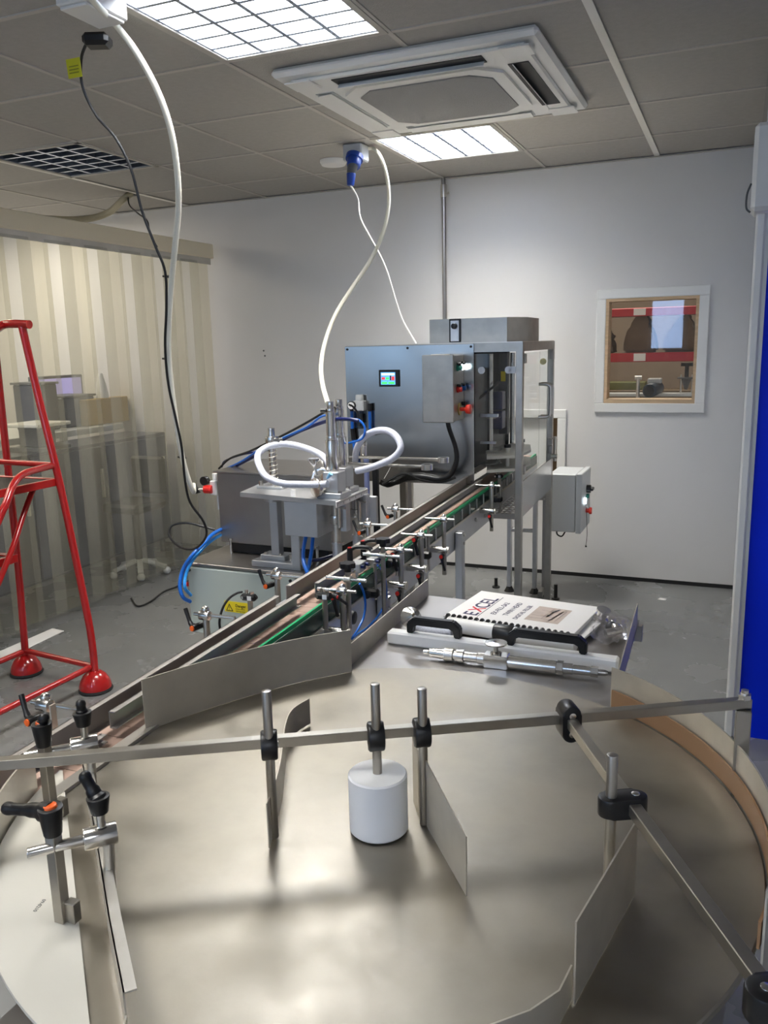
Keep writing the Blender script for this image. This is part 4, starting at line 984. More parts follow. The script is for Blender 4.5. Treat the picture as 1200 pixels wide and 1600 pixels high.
b = B(); page(b, O+u*0.03+v*0.002, 0.05, PW-0.015, PH-0.01, TY+0.0065, TY+0.012); b.build('sheet', PAPER, pp)
b = B(); page(b, O+u*0.025+v*0.004, -0.05, PW-0.01, PH-0.012, TY+0.0123, TY+0.017, 0.003); b.build('sheet', PAPER, pp)
mn = thing('manual', 'comb bound white machine manual with printed title lying on top in the tray', 'manual', (O.x, O.y, TY))
b = B(); page(b, O, 0, PW, PH, TY+0.0175, mz-0.0006, 0.0); b.build('page_block', PAPER, mn)
MZ = mz+0.0002
b = B(); page(b, O+V((0,0,0)), 0, PW, PH, mz-0.0005, MZ-0.0001, 0.0); b.build('cover_sheet', PAPER, mn)
cm = B().cyl(O+u*0.004-v*0.003+V((0,0,-0.008)), O+u*(PW-0.004)-v*0.003+V((0,0,-0.008)), 0.0065, seg=16).build('comb_spine', BLK, mn)
for k in range(21):
    c_ = O+u*(0.01+k*(PW-0.02)/20)
    B().tube([c_-v*0.004+V((0,0,-0.004)), c_-v*0.001+V((0,0,0.0028)), c_+v*0.006+V((0,0,0.0022)), c_+v*0.0085+V((0,0,-0.001))], 0.0040, 8, 4).build('comb_ring', BLK, cm)
def onpage(du, dv): return O+u*du+v*dv+V((0,0,MZ-O.z+0.0002))
# the text reads away from the spine, tops towards the left end
def ptext(name, s, size, du, dv, m, xs=1.0, bold=0): return text(name, s, size, frame_from(onpage(du, dv), v, -u), m, mn, 0.0001, xs, bold)
ptext('title_text', 'E', 0.048, 0.066, 0.030, INK, 1.0, 0.0006); ptext('title_text', 'X', 0.048, 0.066, 0.059, INKR, 1.0, 0.0004)
ptext('title_text', 'CEL', 0.048, 0.066, 0.089, INK, 1.0, 0.0006)
b = B(); p0 = onpage(0.071, 0.028); p1 = onpage(0.0705, 0.185)
b.bar(p0, p1, 0.0016, 0.0002); b.build('title_rule', INK, mn)
ptext('title_text', 'EX-FILL-SA2', 0.018, 0.102, 0.058, INK, 1.0, 0.0001)
ptext('title_text', 'TWIN HEAD', 0.018, 0.130, 0.062, INK, 1.0, 0.0001)
ptext('title_text', 'DIGITAL FILLER', 0.0155, 0.158, 0.048, INK, 1.0, 0.0001)
b = B(); b.prism([(0,0),(0.078,0),(0.078,0.104),(0,0.104)], 0, 0.0002, frame_from(onpage(0.172, 0.056), u, v)); b.build('cover_picture', mat('photo_beige', (0.62, 0.52, 0.46), 0.5, noise_amt=0.15, noise_scale=30), mn)
b = B()
def pl_(x0, y0, x1, y1, w0=0.0018): b.bar(onpage(x0, y0), onpage(x1, y1), w0, 0.0004)
pl_(0.176, 0.075, 0.232, 0.078); pl_(0.176, 0.094, 0.226, 0.096); pl_(0.186, 0.135, 0.236, 0.13); pl_(0.225, 0.066, 0.235, 0.145, 0.004); pl_(0.205, 0.08, 0.21, 0.15); pl_(0.238, 0.07, 0.242, 0.15)
b.build('picture_drawing', mat('photo_dark', (0.16, 0.10, 0.07), 0.5), mn)
b = B(); pl_(0.212, 0.09, 0.218, 0.14, 0.005); pl_(0.196, 0.10, 0.216, 0.105, 0.003); b.build('picture_drawing', mat('photo_gold', (0.55, 0.35, 0.12), 0.5), mn)
b = B(); pl_(0.214, 0.128, 0.224, 0.152, 0.006); b.build('picture_drawing', mat('photo_blue', (0.10, 0.25, 0.55), 0.5), mn)
st = atz(832, 985, mz+0.0035); B().prism([(-0.022,-0.012),(0.02,-0.016),(0.008,0.02),(-0.006,0.018)], 0, 0.0012, Matrix.Translation((st.x+0.01, st.y-0.012, mz+0.0008))).build('sticky_note', mat('pale_yellow', (0.80, 0.78, 0.45), 0.6), None, 'pale yellow paper corner sticking up at the manual spine behind the right handle', 'paper')
# bag of fittings
p = atz(962, 1000, TY)
bg = thing('parts_bag', 'crumpled clear plastic bag holding steel fittings at the right of the tray', 'bag', (p.x, p.y, TY))
b = B(); rnd = random.Random(3)
bmesh.ops.create_icosphere(b.bm, subdivisions=3, radius=1)
for v_ in b.bm.verts:
    n_ = noise.noise(v_.co*2.3)*0.35+noise.noise(v_.co*5)*0.2
    v_.co = V((v_.co.x*0.042*(1+n_), v_.co.y*0.060*(1+n_), max(-0.019, v_.co.z*0.026*(1+n_))))
    v_.co += V((p.x-0.012, p.y+0.008, TY+0.021))
b.build('bag_film', BAG, bg, smooth=False)
B().lathe((p.x-0.02, p.y-0.012, TY+0.016), [(0.010, 0), (0.010, 0.02), (0.0065, 0.022), (0.0065, 0.036)], (0.8, 0.5, 0.1), 20).build('fitting', CHROME, bg)
B().lathe((p.x+0.0, p.y+0.022, TY+0.014), [(0.012, 0), (0.012, 0.012), (0.007, 0.014), (0.007, 0.03)], (-0.4, 0.8, 0.25), 20).build('fitting', CHROME, bg)
B().sph((p.x-0.015, p.y+0.035, TY+0.016), 0.013).build('fitting', BLK, bg)
p = atz(932, 965, TY+0.02)
ft = thing('loose_fitting', 'small steel clamp fitting lying between the manual and the clear bag', 'fitting', (p.x, p.y, TY))
B().lathe((p.x+0.008, p.y+0.0, TY+0.014), [(0.017, 0), (0.017, 0.006), (0.011, 0.008), (0.011, 0.024), (0.016, 0.026), (0.016, 0.03)], (0.3, -0.2, 0.93), 24).build('fitting_body', CHROME, ft)

# ================================================================== CAPPING MACHINE
TF, TB = 3.45, 4.25                          # front and rear planes, along the belt
SL, SR = -1.485, -0.690; ZT = 1.398; ZB = 0.0
mc = thing('capping_machine', 'tall stainless machine with a clear guarded end, standing over the conveyor before the far wall', 'machine', ((SL+SR)/2, (TF+TB)/2, 0), frame=CF)
PW_ = 0.030
def post(s, t, z0, z1, nm='post', m=BARS): return B(CF).bx((s-PW_/2, t-PW_/2, z0), (s+PW_/2, t+PW_/2, z1), 0.002).build(nm, m, mc)
post(SR-PW_/2, TF+PW_/2, 0.0, ZT-0.03); post(SR-PW_/2, TB-PW_/2, 0.0, ZT-0.03); post(SL+0.02, TB-PW_/2, 0.0, ZT-0.03); post(-1.245, TF+0.06, 0.0, 0.80)
b = B(CF); b.bx((SL, TF-0.004, ZT-0.038), (SR, TF+PW_, ZT)); b.bx((SR-PW_, TF+PW_, ZT-0.038), (SR, TB, ZT)); b.bx((SL, TB-PW_, ZT-0.038), (SR-PW_, TB, ZT)); b.bx((SL, TF+PW_, ZT-0.038), (SL+PW_, TB-PW_, ZT))
b.build('top_frame', BARS, mc)
B(CF).bx((SL+0.003, TF+0.003, ZT), (SR-0.003, TB-0.003, ZT+0.003)).build('top_plate', STEEL, mc)
fp_ = B(CF).bx((SL, TF-0.010, 0.795), (-0.896, TF-0.006, ZT-0.003), 0.0008).build('front_panel', MACH, mc)
for x, z in ((SL+0.012, ZT-0.014), (-0.908, ZT-0.014), (-1.19, ZT-0.014), (-0.908, 0.81)):
    B(CF).cyl((x, TF-0.013, z), (x, TF-0.010, z), 0.005, seg=12).build('panel_screw', DARK, fp_)
B(CF).bx((SL, TF-0.006, 0.795), (SL+0.004, TB, ZT-0.04)).build('left_panel', MACH, mc)
B(CF).bx((SL+0.01, TF+0.03, 0.80), (-0.96, TB-0.03, 0.825)).build('deck_plate', DSTEEL, mc)
# lower side panel and perforated tray at the clear end
B(CF).bx((SR-0.006, TF+PW_, 0.655), (SR-0.001, TB-PW_, 0.812), 0.001).build('lower_side_panel', MACH, mc)
b = B(CF); b.bx((-0.84, TF+0.004, 0.648), (SR-PW_, TF+0.012, 0.672)); b.build('front_rail', DSTEEL, mc)
b = B(CF)
for i in range(16): b.bx((-0.835, TF+0.03+i*0.045, 0.655), (-0.71, TF+0.045+i*0.045, 0.658))
for i in range(6): b.bx((-0.835+i*0.024, TF+0.03, 0.6585), (-0.827+i*0.024, TB-0.03, 0.661))
b.build('drip_grid', DSTEEL, mc)
# gearbox cover on top
gx0, gx1 = -1.140, -0.790
gb = B(CF).prism([(gx0, TF+0.15), (gx1, TF+0.15), (gx1+0.0, TF+0.15), (-0.725, TF+0.27), (-0.725, TF+0.55), (gx0, TF+0.55)], ZT+0.003, 1.505).build('top_cover', BARS, mc)
B(CF).bx((-1.047, TF+0.142, ZT+0.006), (-0.995, TF+0.150, 1.505), 0.001).build('switch_frame', BLK, gb)
B(CF).bx((-1.040, TF+0.139, ZT+0.010), (-1.002, TF+0.143, 1.497), 0.0008).build('switch_plate', ALU, gb)
B(CF).cyl((-1.021, TF+0.139, 1.473), (-1.021, TF+0.120, 1.473), 0.0135, 0.012, 24, 0.002).build('speed_knob', BLK, gb)
# touch screen
a = att(592, 578, TF-0.012); c = att(625, 604, TF-0.012)
hm = B(CF).bx((a.x, TF-0.016, c.z), (c.x, TF-0.0095, a.z), 0.002).build('touch_screen', BLK, mc)
W_ = c.x-a.x; H_ = a.z-c.z; y = TF-0.0165
B(CF).bx((a.x+W_*.10, y, c.z+H_*.12), (a.x+W_*.80, TF-0.0155, a.z-H_*.14)).build('screen_face', SCR_B, hm)
for (u0, u1, v0, v1, m) in ((.14,.76,.68,.80,SCR_W), (.14,.30,.42,.56,SCR_R), (.34,.50,.42,.56,SCR_G), (.54,.60,.38,.66,DARK), (.62,.76,.38,.60,SCR_R), (.14,.40,.16,.28,SCR_G), (.46,.76,.16,.28,SCR_G), (.14,.5,.60,.66,SCR_B)):
    B(CF).bx((a.x+W_*u0, y-0.0004, c.z+H_*v0), (a.x+W_*u1, y-0.0001, c.z+H_*v1)).build('screen_key', m, hm)
# control box on the front
BF = TF-0.165
a = att(668, 556, BF); c = att(706, 657, BF)
cb = B(CF).bx((-1.068, BF, 1.082), (-0.940, TF-0.010, 1.352), 0.003).build('control_box', BARS, mc)
B(CF).bx((-1.071, BF-0.012, 1.079), (-0.937, BF-0.002, 1.355), 0.003).build('box_door', BARS, cb)
B(CF).bx((-1.04, BF+0.01, 1.352), (-0.97, BF+0.05, 1.357), 0.001).build('box_bracket', STEEL, cb)
sx = -0.940
def button(y, z, m, r=0.012, l=0.020, nm='push_button'):
    B(CF).cyl((sx, y, z), (sx+0.006, y, z), r*1.15, seg=20).cyl((sx+0.006, y, z), (sx+l, y, z), r*0.9, r*0.85, 20, 0.0015).build(nm, m, cb)
def blackhat(y, z): B(CF).cyl((sx, y, z+0.014), (sx+0.016, y, z+0.014), 0.008, seg=12).build('button_guard', BLK, cb)
Y1_, Y2_ = BF+0.055, BF+0.120
button(Y1_, 1.300, mat('green_button', (0.01, 0.20, 0.14), 0.35)); button(Y2_, 1.302, LED_W)
button(Y1_, 1.212, REDB); button(Y2_, 1.214, mat('blue_button', (0.01, 0.10, 0.40), 0.35))
for y_, z_ in ((Y1_, 1.300), (Y2_, 1.302), (Y1_, 1.212), (Y2_, 1.214), (Y2_, 1.135)): blackhat(y_, z_)
B(CF).cyl((sx, Y1_+0.03, 1.128), (sx+0.004, Y1_+0.03, 1.128), 0.026, seg=28).build('yellow_disc', BRASS, cb)
B(CF).cyl((sx+0.004, Y1_+0.03, 1.128), (sx+0.028, Y1_+0.03, 1.128), 0.008, seg=20).cyl((sx+0.028, Y1_+0.03, 1.128), (sx+0.050, Y1_+0.03, 1.128), 0.019, 0.021, 28, 0.004).build('emergency_stop', mat('stop_red', (0.75, 0.04, 0.02), 0.35), cb)
# air regulator on the front panel
rg = B(CF).bx((-1.438, TF-0.050, 1.115), (-1.388, TF-0.010, 1.160), 0.004).build('air_regulator', GREYL, mc)
B(CF).cyl((-1.413, TF-0.030, 1.160), (-1.413, TF-0.030, 1.186), 0.019, 0.017, 24, 0.003).build('regulator_cap', GREYL, rg)
B(CF).cyl((-1.413, TF-0.030, 1.115), (-1.413, TF-0.030, 1.035), 0.018, 0.016, 24, 0.003).build('filter_bowl', SMOKED, rg)
B(CF).cyl((-1.413, TF-0.030, 1.10), (-1.413, TF-0.030, 1.06), 0.012, seg=20).build('filter_core', GREYD, rg)
B(CF).cyl((-1.440, TF-0.052, 1.140), (-1.440, TF-0.066, 1.140), 0.019, seg=28, bev=0.002).build('gauge_body', BLK, rg)
B(CF).cyl((-1.440, TF-0.0655, 1.140), (-1.440, TF-0.0672, 1.140), 0.0155, seg=28).build('gauge_face', PAPER, rg)
B(CF).bar((-1.444, TF-0.068, 1.133), (-1.437, TF-0.068, 1.147), 0.003, 0.0006).build('gauge_needle', BLK, rg)
for s_, z0, z1 in ((-1.452, 1.135, 1.035), (-1.366, 1.135, 1.035)):
    B(CF).cyl((s_, TF-0.030, z0+0.012), (s_, TF-0.030, z0-0.022), 0.009).build('elbow_fitting', BLK, rg)
    B(CF).cyl((s_, TF-0.030, z0-0.022), (s_, TF-0.030, z1), 0.0075).build('regulator_tube', BLUE, rg)
B(CF).cyl((-1.366, TF-0.030, 1.035), (-1.366, TF-0.030, 1.012), 0.009).cyl((-1.366, TF-0.030, 1.018), (-1.345, TF-0.030, 1.018), 0.008).sph((-1.340, TF-0.030, 1.018), 0.012).build('elbow_fitting', BLK, rg)
B(CF).cyl((-1.452, TF-0.030, 1.035), (-1.448, TF-0.030, 0.985), 0.010).build('elbow_fitting', BLK, rg)
B(CF).cyl((-1.448, TF-0.030, 0.985), (-1.440, TF-0.030, 0.86), 0.0075).build('regulator_tube', BLUE, rg)
# clear panels, hinged clear doors with chrome handles, glass clamps
B(CF).bx((-0.893, TF+0.006, 0.99), (SR-PW_-0.004, TF+0.011, ZT-0.045)).build('front_window', GLASS, mc)
TM = (TF+TB)/2+0.02
for ya, yb, hy in ((TF+PW_+0.004, TM-0.003, TM-0.03), (TM+0.003, TB-PW_-0.004, TM+0.03)):
    d = B(CF).bx((SR-0.008, ya, 0.820), (SR-0.003, yb, ZT-0.045), 0.0008).build('clear_door', GLASS, mc)
    zt_, zb_ = 1.205, 1.055
    B(CF).tube([(SR-0.003, hy, zt_), (SR+0.022, hy, zt_), (SR+0.044, hy, zt_-0.006), (SR+0.050, hy, zt_-0.025), (SR+0.050, hy, zb_+0.025), (SR+0.044, hy, zb_+0.006), (SR+0.022, hy, zb_), (SR-0.003, hy, zb_)], 0.0075, 14, 5).build('handle', CHROME, d)
    for z in (1.33, 0.86):
        yy = ya+0.012 if ya < TM-0.1 else yb-0.012
        B(CF).bx((SR-0.014, yy-0.014, z-0.02), (SR+0.006, yy+0.014, z+0.02), 0.003).build('hinge', DSTEEL, d)
for s_, z in ((-0.865, 1.285), (SR-PW_-0.03, 1.285)):
    B(CF).cyl((s_, TF+0.004, z), (s_, TF-0.003, z), 0.015, seg=20).bx((s_-0.004 if s_ < -0.8 else s_, TF-0.003, z-0.014), (s_+0.001 if s_ < -0.8 else s_+0.03, TF+0.004, z+0.014)).build('glass_clamp', DSTEEL, mc)
B(CF).cyl((-0.735, TB-0.07, 1.30), (-0.735, TB-0.06, 1.30), 0.016, seg=20).build('glass_clamp', BRASS, mc)
# inside
dk = mat('inner_dark_panel', (0.05, 0.055, 0.06), 0.35, 0.4)
B(CF).bx((SL+0.01, TB-0.12, 0.80), (-0.895, TB-0.11, ZT-0.045)).build('inner_back_panel', dk, mc)
B(CF).bx((-0.915, TF+0.06, 0.86), (-0.910, TB-0.13, ZT-0.045)).build('inner_side_panel', dk, mc)
B(CF).bx((-0.906, TB-0.30, 0.96), (-0.862, TB-0.25, ZT-0.045), 0.003).build('column', GREYD, mc)
B(CF).cyl((-0.90, TF+0.30, 0.90), (-0.90, TF+0.30, ZT-0.05), 0.014).cyl((-0.86, TB-0.2, 0.9), (-0.86, TB-0.2, ZT-0.05), 0.012).build('guide_shaft', CHROME, mc)
for s_, t_, z_ in ((-0.985, TF+0.20, 1.02), (-0.90, TF+0.42, 1.04), (-0.90, TF+0.42, 1.13)):
    B(CF).box((s_, t_, z_), (0.075, 0.075, 0.085), None, 0.004).build('drive_unit', mat('navy_casing', (0.015, 0.02, 0.09), 0.35), mc)
B(CF).bx((-1.0, TF+0.15, 1.075), (-0.83, TF+0.17, 1.088)).build('cross_beam', ALU, mc)
B(CF).bx((-1.0, TF+0.15, 0.955), (-0.84, TF+0.17, 0.965)).build('cross_beam', ALU, mc)
B(CF).tube([(-0.97, TF+0.1, 1.10), (-0.93, TF+0.12, 1.14), (-0.88, TF+0.2, 1.19), (-0.86, TF+0.3, 1.22)], 0.006).build('inner_cable', BLK, mc)
B(CF).bx((-0.902, TB-0.252, 1.265), (-0.868, TB-0.247, 1.30)).build('warning_plate', ALU, mc)
B(CF).bx((-0.895, TB-0.302, 1.215), (-0.873, TB-0.3005, 1.262)).build('warning_sticker', YEL, mc)
# white star wheels and guides over the belt
def starwheel(c, r, n, z, th, nm):
    pts = []
    for k in range(n*10):
        a = 2*PI*k/(n*10); rr = r-0.022*max(0, math.cos(n*a))**1.5; pts.append((c[0]+rr*math.cos(a), c[1]+rr*math.sin(a)))
    B(CF).prism(pts, z, z+th).build(nm, HDPE, mc)
for z in (0.835, 0.895): starwheel((-0.985, TF+0.33), 0.125, 8, z, 0.014, 'star_wheel')
for z in (0.835, 0.895):
    pts = [(-0.862, TF+0.08), (-0.735, TF+0.16)] + [(-0.985+0.135*math.cos(math.radians(a)), TF+0.33+0.135*math.sin(math.radians(a))) for a in range(50, -60, -10)][0:0] + [(-0.72, TF+0.36), (-0.76, TF+0.55), (-0.86, TF+0.58)] + [(-0.985+0.137*math.cos(math.radians(a)), TF+0.33+0.137*math.sin(math.radians(a))) for a in (52, 35, 18, 0, -18, -35, -50)]
    B(CF).prism(pts, z, z+0.012).build('outer_guide', HDPE, mc)
for s_, t_ in ((-0.80, TF+0.22), (-0.78, TF+0.44), (-0.93, TF+0.33), (-1.0, TF+0.22)):
    B(CF).cyl((s_, t_, 0.848), (s_, t_, 0.895), 0.009).cyl((s_, t_, 0.909), (s_, t_, 0.932), 0.011).build('spacer_post', STEEL, mc)
    B(CF).cyl((s_, t_, 0.932), (s_, t_, 0.945), 0.016).build('spacer_knob', BLK, mc)
# lever bracket poking from the right side
p = att(869, 725, TB-0.02)
lb = B(CF).cyl((SR-0.02, TB-0.05, 0.915), (SR+0.03, TB-0.05, 0.915), 0.0045).cyl((SR+0.018, TB-0.05, 0.925), (SR+0.018, TB-0.05, 0.80), 0.008).cyl((SR+0.0, TB-0.05, 0.825), (SR+0.03, TB-0.05, 0.825), 0.013).build('side_bracket', STEEL, mc)

# grey electrical cabinet beyond the machine
eb = thing('electrical_cabinet', 'grey electrical cabinet with a rotary switch, behind the clear end of the machine', 'cabinet', (-0.80, 4.5, 0.52))
B().bx((-0.90, 4.38, 0.385), (-0.755, 4.66, 0.70), 0.004).build('cabinet_body', GREYL, eb)
ed = B().bx((-0.752, 4.375, 0.38), (-0.722, 4.665, 0.705), 0.004).build('cabinet_door', GREYL, eb)
B().cyl((-0.722, 4.54, 0.60), (-0.70, 4.54, 0.60), 0.022).box((-0.695, 4.54, 0.60), (0.022, 0.05, 0.016), None, 0.003).build('rotary_switch', BLK, ed)
B().cyl((-0.722, 4.47, 0.545), (-0.712, 4.47, 0.545), 0.017).build('lit_button', LED_W, ed)
B().cyl((-0.722, 4.54, 0.56), (-0.708, 4.54, 0.56), 0.012).build('green_button', MATS['green_button'], ed)
B().cyl((-0.722, 4.53, 0.48), (-0.705, 4.53, 0.48), 0.012).cyl((-0.705, 4.53, 0.48), (-0.690, 4.53, 0.48), 0.019, bev=0.003).build('emergency_stop', MATS['stop_red'], ed)
B().tube([(-0.716, 4.50, 0.505), (-0.712, 4.505, 0.42), (-0.708, 4.50, 0.35), (-0.712, 4.498, 0.29)], 0.0016, 6, 4).sph((-0.712, 4.498, 0.285), 0.005).build('key_strap', BLKM, ed)
B().tube([(-0.86, 4.42, 0.385), (-0.855, 4.42, 0.36), (-0.83, 4.42, 0.352), (-0.81, 4.42, 0.385)], 0.004, 10, 5).build('cable_loop', BLKM, eb)
for y in (4.42, 4.62): B().bx((-0.93, y-0.012, 0.56), (-0.90, y+0.012, 0.585)).build('mounting_arm', DSTEEL, eb)
B().bx((-0.955, 4.40, 0.0), (-0.93, 4.64, 0.03)).bx((-0.955, 4.50, 0.03), (-0.93, 4.54, 0.66)).bx((-0.955, 4.40, 0.55), (-0.93, 4.64, 0.59)).build('stand', DSTEEL, eb)
for px, py0, py1, lab in ((775, 903, 918, 'short dark floor stub left of the machine feet'), (868, 913, 936, 'short dark floor stub right of the rear machine foot')):
    p = atz(px, py1, 0.0); top = aty(px, py0, p.y).z
    B().cyl((p.x, p.y, 0), (p.x, p.y, top), 0.010, seg=12).cyl((p.x, p.y, 0), (p.x, p.y, 0.008), 0.022, seg=16).build('floor_stub', BLKM, None, lab, 'stub')

# black cable bundle from the control box to the filler
CT = TF-0.10
pts = [att(699, 656, BF+0.05), att(702, 670, BF+0.05), att(712, 700, CT), att(713, 722, CT), att(703, 742, CT), att(685, 748, CT), att(665, 745, CT), att(640, 745, CT), att(620, 752, CT), att(605, 757, CT-0.03), att(592, 752, CT-0.06)]
cbm = thing('cable_bundle', 'thick black sleeved cable bundle drooping from the control box to the filler', 'cable', tuple(CF @ pts[-1])) 
B(CF).tube(pts, 0.014, 12, 6, rs=[0.010,0.010,0.011,0.012,0.014,0.016,0.018,0.016,0.014,0.012]).build('cable_sleeve', BLK, cbm)
B(CF).tube([att(712, 746, CT), att(690, 753, CT), att(660, 750, CT-0.01), att(632, 740, CT-0.02), att(612, 748, CT-0.04), att(598, 757, CT-0.06)], 0.006, 10, 6).build('cable_tail', BLK, cbm)
B(CF).tube([att(600, 748, CT-0.04), att(606, 738, CT-0.03), att(610, 730, CT-0.03)], 0.001, 6, 3).build('cable_tie', PVCW, cbm)

# ================================================================== FILLING MACHINE
BZ = 0.60
fl = thing('filling_machine', 'twin head liquid filling machine with upright steel cylinders, left of the conveyor', 'machine', (-1.6, 2.75, 0))
FR = Matrix.Translation((-1.908, 2.545, 0)) @ Matrix.Rotation(math.radians(-1.4), 4, 'Z')   # front left corner of the base
def F(x, y, z): return (x, y, z)
WB = 0.60; DB = 0.62
B(FR).bx((0.0, 0.0, 0.315), (WB, DB, BZ-0.012), 0.004).build('base_cabinet', DSTEEL, fl)
B(FR).bx((-0.012, -0.014, BZ-0.012), (WB+0.012, DB+0.01, BZ), 0.002).build('base_top', DSTEEL, fl)
fpn = B(FR).bx((0.0, -0.014, 0.318), (0.475, -0.001, BZ-0.016), 0.004).build('grey_front_panel', GREYP, fl)
for x, z in ((0.012, BZ-0.03), (0.46, BZ-0.03), (0.012, 0.335), (0.46, 0.335)): B(FR).cyl((x, -0.018, z), (x, -0.013, z), 0.006, seg=12).build('panel_screw', DARK, fpn)
# warning label
a = FR.inverted() @ aty(335, 937, 2.53); 
lx0 = 0.165; lz0 = 0.452
st_ = B(FR).bx((lx0, -0.0156, lz0-0.030), (lx0+0.105, -0.0142, lz0+0.012)).build('warning_label', YEL, fpn)
Mx = FR @ Matrix(((1,0,0,lx0+0.006),(0,0,-1,-0.0157),(0,1,0,lz0-0.026),(0,0,0,1)))
b = B(); b.prism([(0,0),(0.032,0),(0.016,0.029)], 0, 0.0004, Mx); b.build('warning_triangle', BLK, st_ if False else fpn)
b = B(); b.prism([(0.005,0.003),(0.027,0.003),(0.016,0.023)], 0.0004, 0.0007, Mx); b.build('warning_triangle_fill', YEL, fpn)
text('warning_text', '!', 0.020, Mx @ Matrix.Translation((0.0135, 0.0045, 0.0008)), BLK, fpn, 0.0001)
text('warning_text', 'Danger', 0.016, Mx @ Matrix.Translation((0.043, 0.018, 0.0002)), BLK, fpn, 0.0001, 1, 0.0002)
for i, s_ in enumerate(('isolate before', 'opening cover')): text('warning_text', s_, 0.0075, Mx @ Matrix.Translation((0.043, 0.009-i*0.008, 0.0002)), BLK, fpn, 0.0001)
for x in (0.06, WB-0.06):
    for y in (0.06, DB-0.06):
        L = B(FR).bx((x-0.02, y-0.02, 0.05), (x+0.02, y+0.02, 0.315), 0.002).build('leg', DSTEEL, fl)
        B(FR).cyl((x, y, 0.0), (x, y, 0.05), 0.03, seg=18).build('castor', BLK, L)
# upper stainless box
FI = FR.inverted()
ux0 = (FI @ V((-1.862, 2.70, 0))).x; UX1 = ux0+0.50; uy0 = (FI @ V((-1.862, 2.70, 0))).y; uy1 = uy0+0.34; uz0, uz1 = 0.645, 0.925
ub = B(FR).bx((ux0, uy0, uz0), (UX1, uy1, uz1), 0.003).build('upper_box', DSTEEL, fl)
B(FR).bx((ux0-0.010, uy0-0.010, uz1), (UX1+0.01, uy1+0.01, uz1+0.007), 0.001).build('upper_box_lid', DSTEEL, fl)
for x in (ux0+0.05, ux0+0.25, UX1-0.06):
    B(FR).cyl((x, uy0-0.004, BZ), (x, uy0-0.004, 0.655), 0.006, seg=12).cyl((x, uy0-0.004, 0.655), (x, uy0-0.004, 0.664), 0.009, seg=6).build('box_stud', CHROME, fl)
B(FR).bx((ux0+0.03, uy0+0.03, BZ), (UX1-0.03, uy1-0.03, uz0)).build('box_plinth', DARK, fl)
# valve and red air fitting on the left side of the upper box
p = FI @ aty(325, 768, 2.70)
vv_ = B(FR).bx((ux0-0.045, uy0+0.01, 0.83), (ux0-0.012, uy0+0.05, 0.888), 0.004).cyl((ux0-0.028, uy0+0.03, 0.888), (ux0-0.028, uy0+0.03, 0.915), 0.012).build('air_valve', PVCW, fl)
B(FR).cyl((ux0-0.030, uy0+0.005, 0.855), (ux0-0.062, uy0-0.002, 0.855), 0.017, bev=0.003).build('red_fitting', REDB, vv_)
B(FR).cyl((ux0-0.062, uy0-0.002, 0.855), (ux0-0.085, uy0-0.006, 0.852), 0.008).build('fitting_stem', CHROME, vv_)
B(FR).cyl((ux0-0.062, uy0+0.015, 0.888), (ux0-0.062, uy0-0.004, 0.888), 0.018).build('valve_gauge', BLK, vv_)
HOSE_END = FR @ V((ux0-0.100, uy0-0.008, 0.850))
B(FR).tube([(ux0-0.083, uy0-0.006, 0.852), (ux0-0.100, uy0-0.008, 0.848), (ux0-0.108, uy0-0.006, 0.872)], 0.011, 12, 4).build('elbow_fitting', BLK, vv_)
B(FR).cyl((ux0-0.02, uy0+0.03, 0.83), (ux0-0.02, uy0+0.03, 0.77), 0.006).build('drain_tube', GREYL, vv_)
# mounting foot, column with spring, carrier plate
p = FI @ V((-1.557, 2.60, 0)); kx, ky = p.x, p.y
B(FR).bx((kx-0.075, ky-0.045, BZ), (kx+0.135, ky+0.05, BZ+0.024), 0.002).build('foot_plate', ALU, fl)
B(FR).bx((kx-0.050, ky-0.020, BZ+0.024), (kx+0.055, ky+0.045, BZ+0.042), 0.002).build('foot_block', ALU, fl)
for dx in (-0.03, 0.03, 0.075): B(FR).cyl((kx+dx, ky-0.01, BZ+0.024), (kx+dx, ky-0.01, BZ+0.05), 0.007, seg=6).build('foot_bolt', CHROME, fl)
B(FR).bx((kx-0.004, ky-0.016, BZ+0.042), (kx+0.030, ky+0.018, 0.845), 0.002).build('column', ALU, fl)
B(FR).bx((kx+0.10, ky-0.046, BZ-0.0), (kx+0.135, ky-0.036, 0.80), 0.002).build('upright_plate', ALU, fl)
B(FR).cyl((kx+0.005, ky, 0.845), (kx+0.005, ky, 0.885), 0.034, bev=0.002).build('column_collar', ALU, fl)
PZ = 0.890
c1_ = FI @ V((-1.594, 2.447, 0)); c2_ = FI @ V((-1.188, 2.385, 0)); c3_ = FI @ V((-1.195, 2.655, 0)); c4_ = FI @ V((-1.624, 2.636, 0))
B(FR).prism([(c1_.x, c1_.y), (c2_.x, c2_.y), (c3_.x, c3_.y), (c4_.x, c4_.y)], PZ-0.004, PZ+0.012).build('carrier_plate', ALU, fl)
# scale on the plate edge
e0 = FR @ V((c2_.x, c2_.y, 0)); e1 = FR @ V((c3_.x, c3_.y, 0)); ed_ = (e1-e0).normalized(); en = V((ed_.y, -ed_.x, 0))
B().bar(e0+en*0.002+V((0,0,PZ-0.001)), e1+en*0.002+V((0,0,PZ-0.001)), 0.003, 0.020).build('scale_strip', PAPER, fl)
b = B()
for k in range(27):
    q_ = e0+ed_*(0.005+k*0.0102)+en*0.0038; h_ = 0.012 if k % 5 == 0 else 0.006
    b.bar(q_+V((0,0,PZ+0.006)), q_+V((0,0,PZ+0.006-h_)), 0.0012, 0.0006)
b.build('scale_marks', BLK, fl)
def FX(px, py, Y): return FI @ aty(px, py, Y)
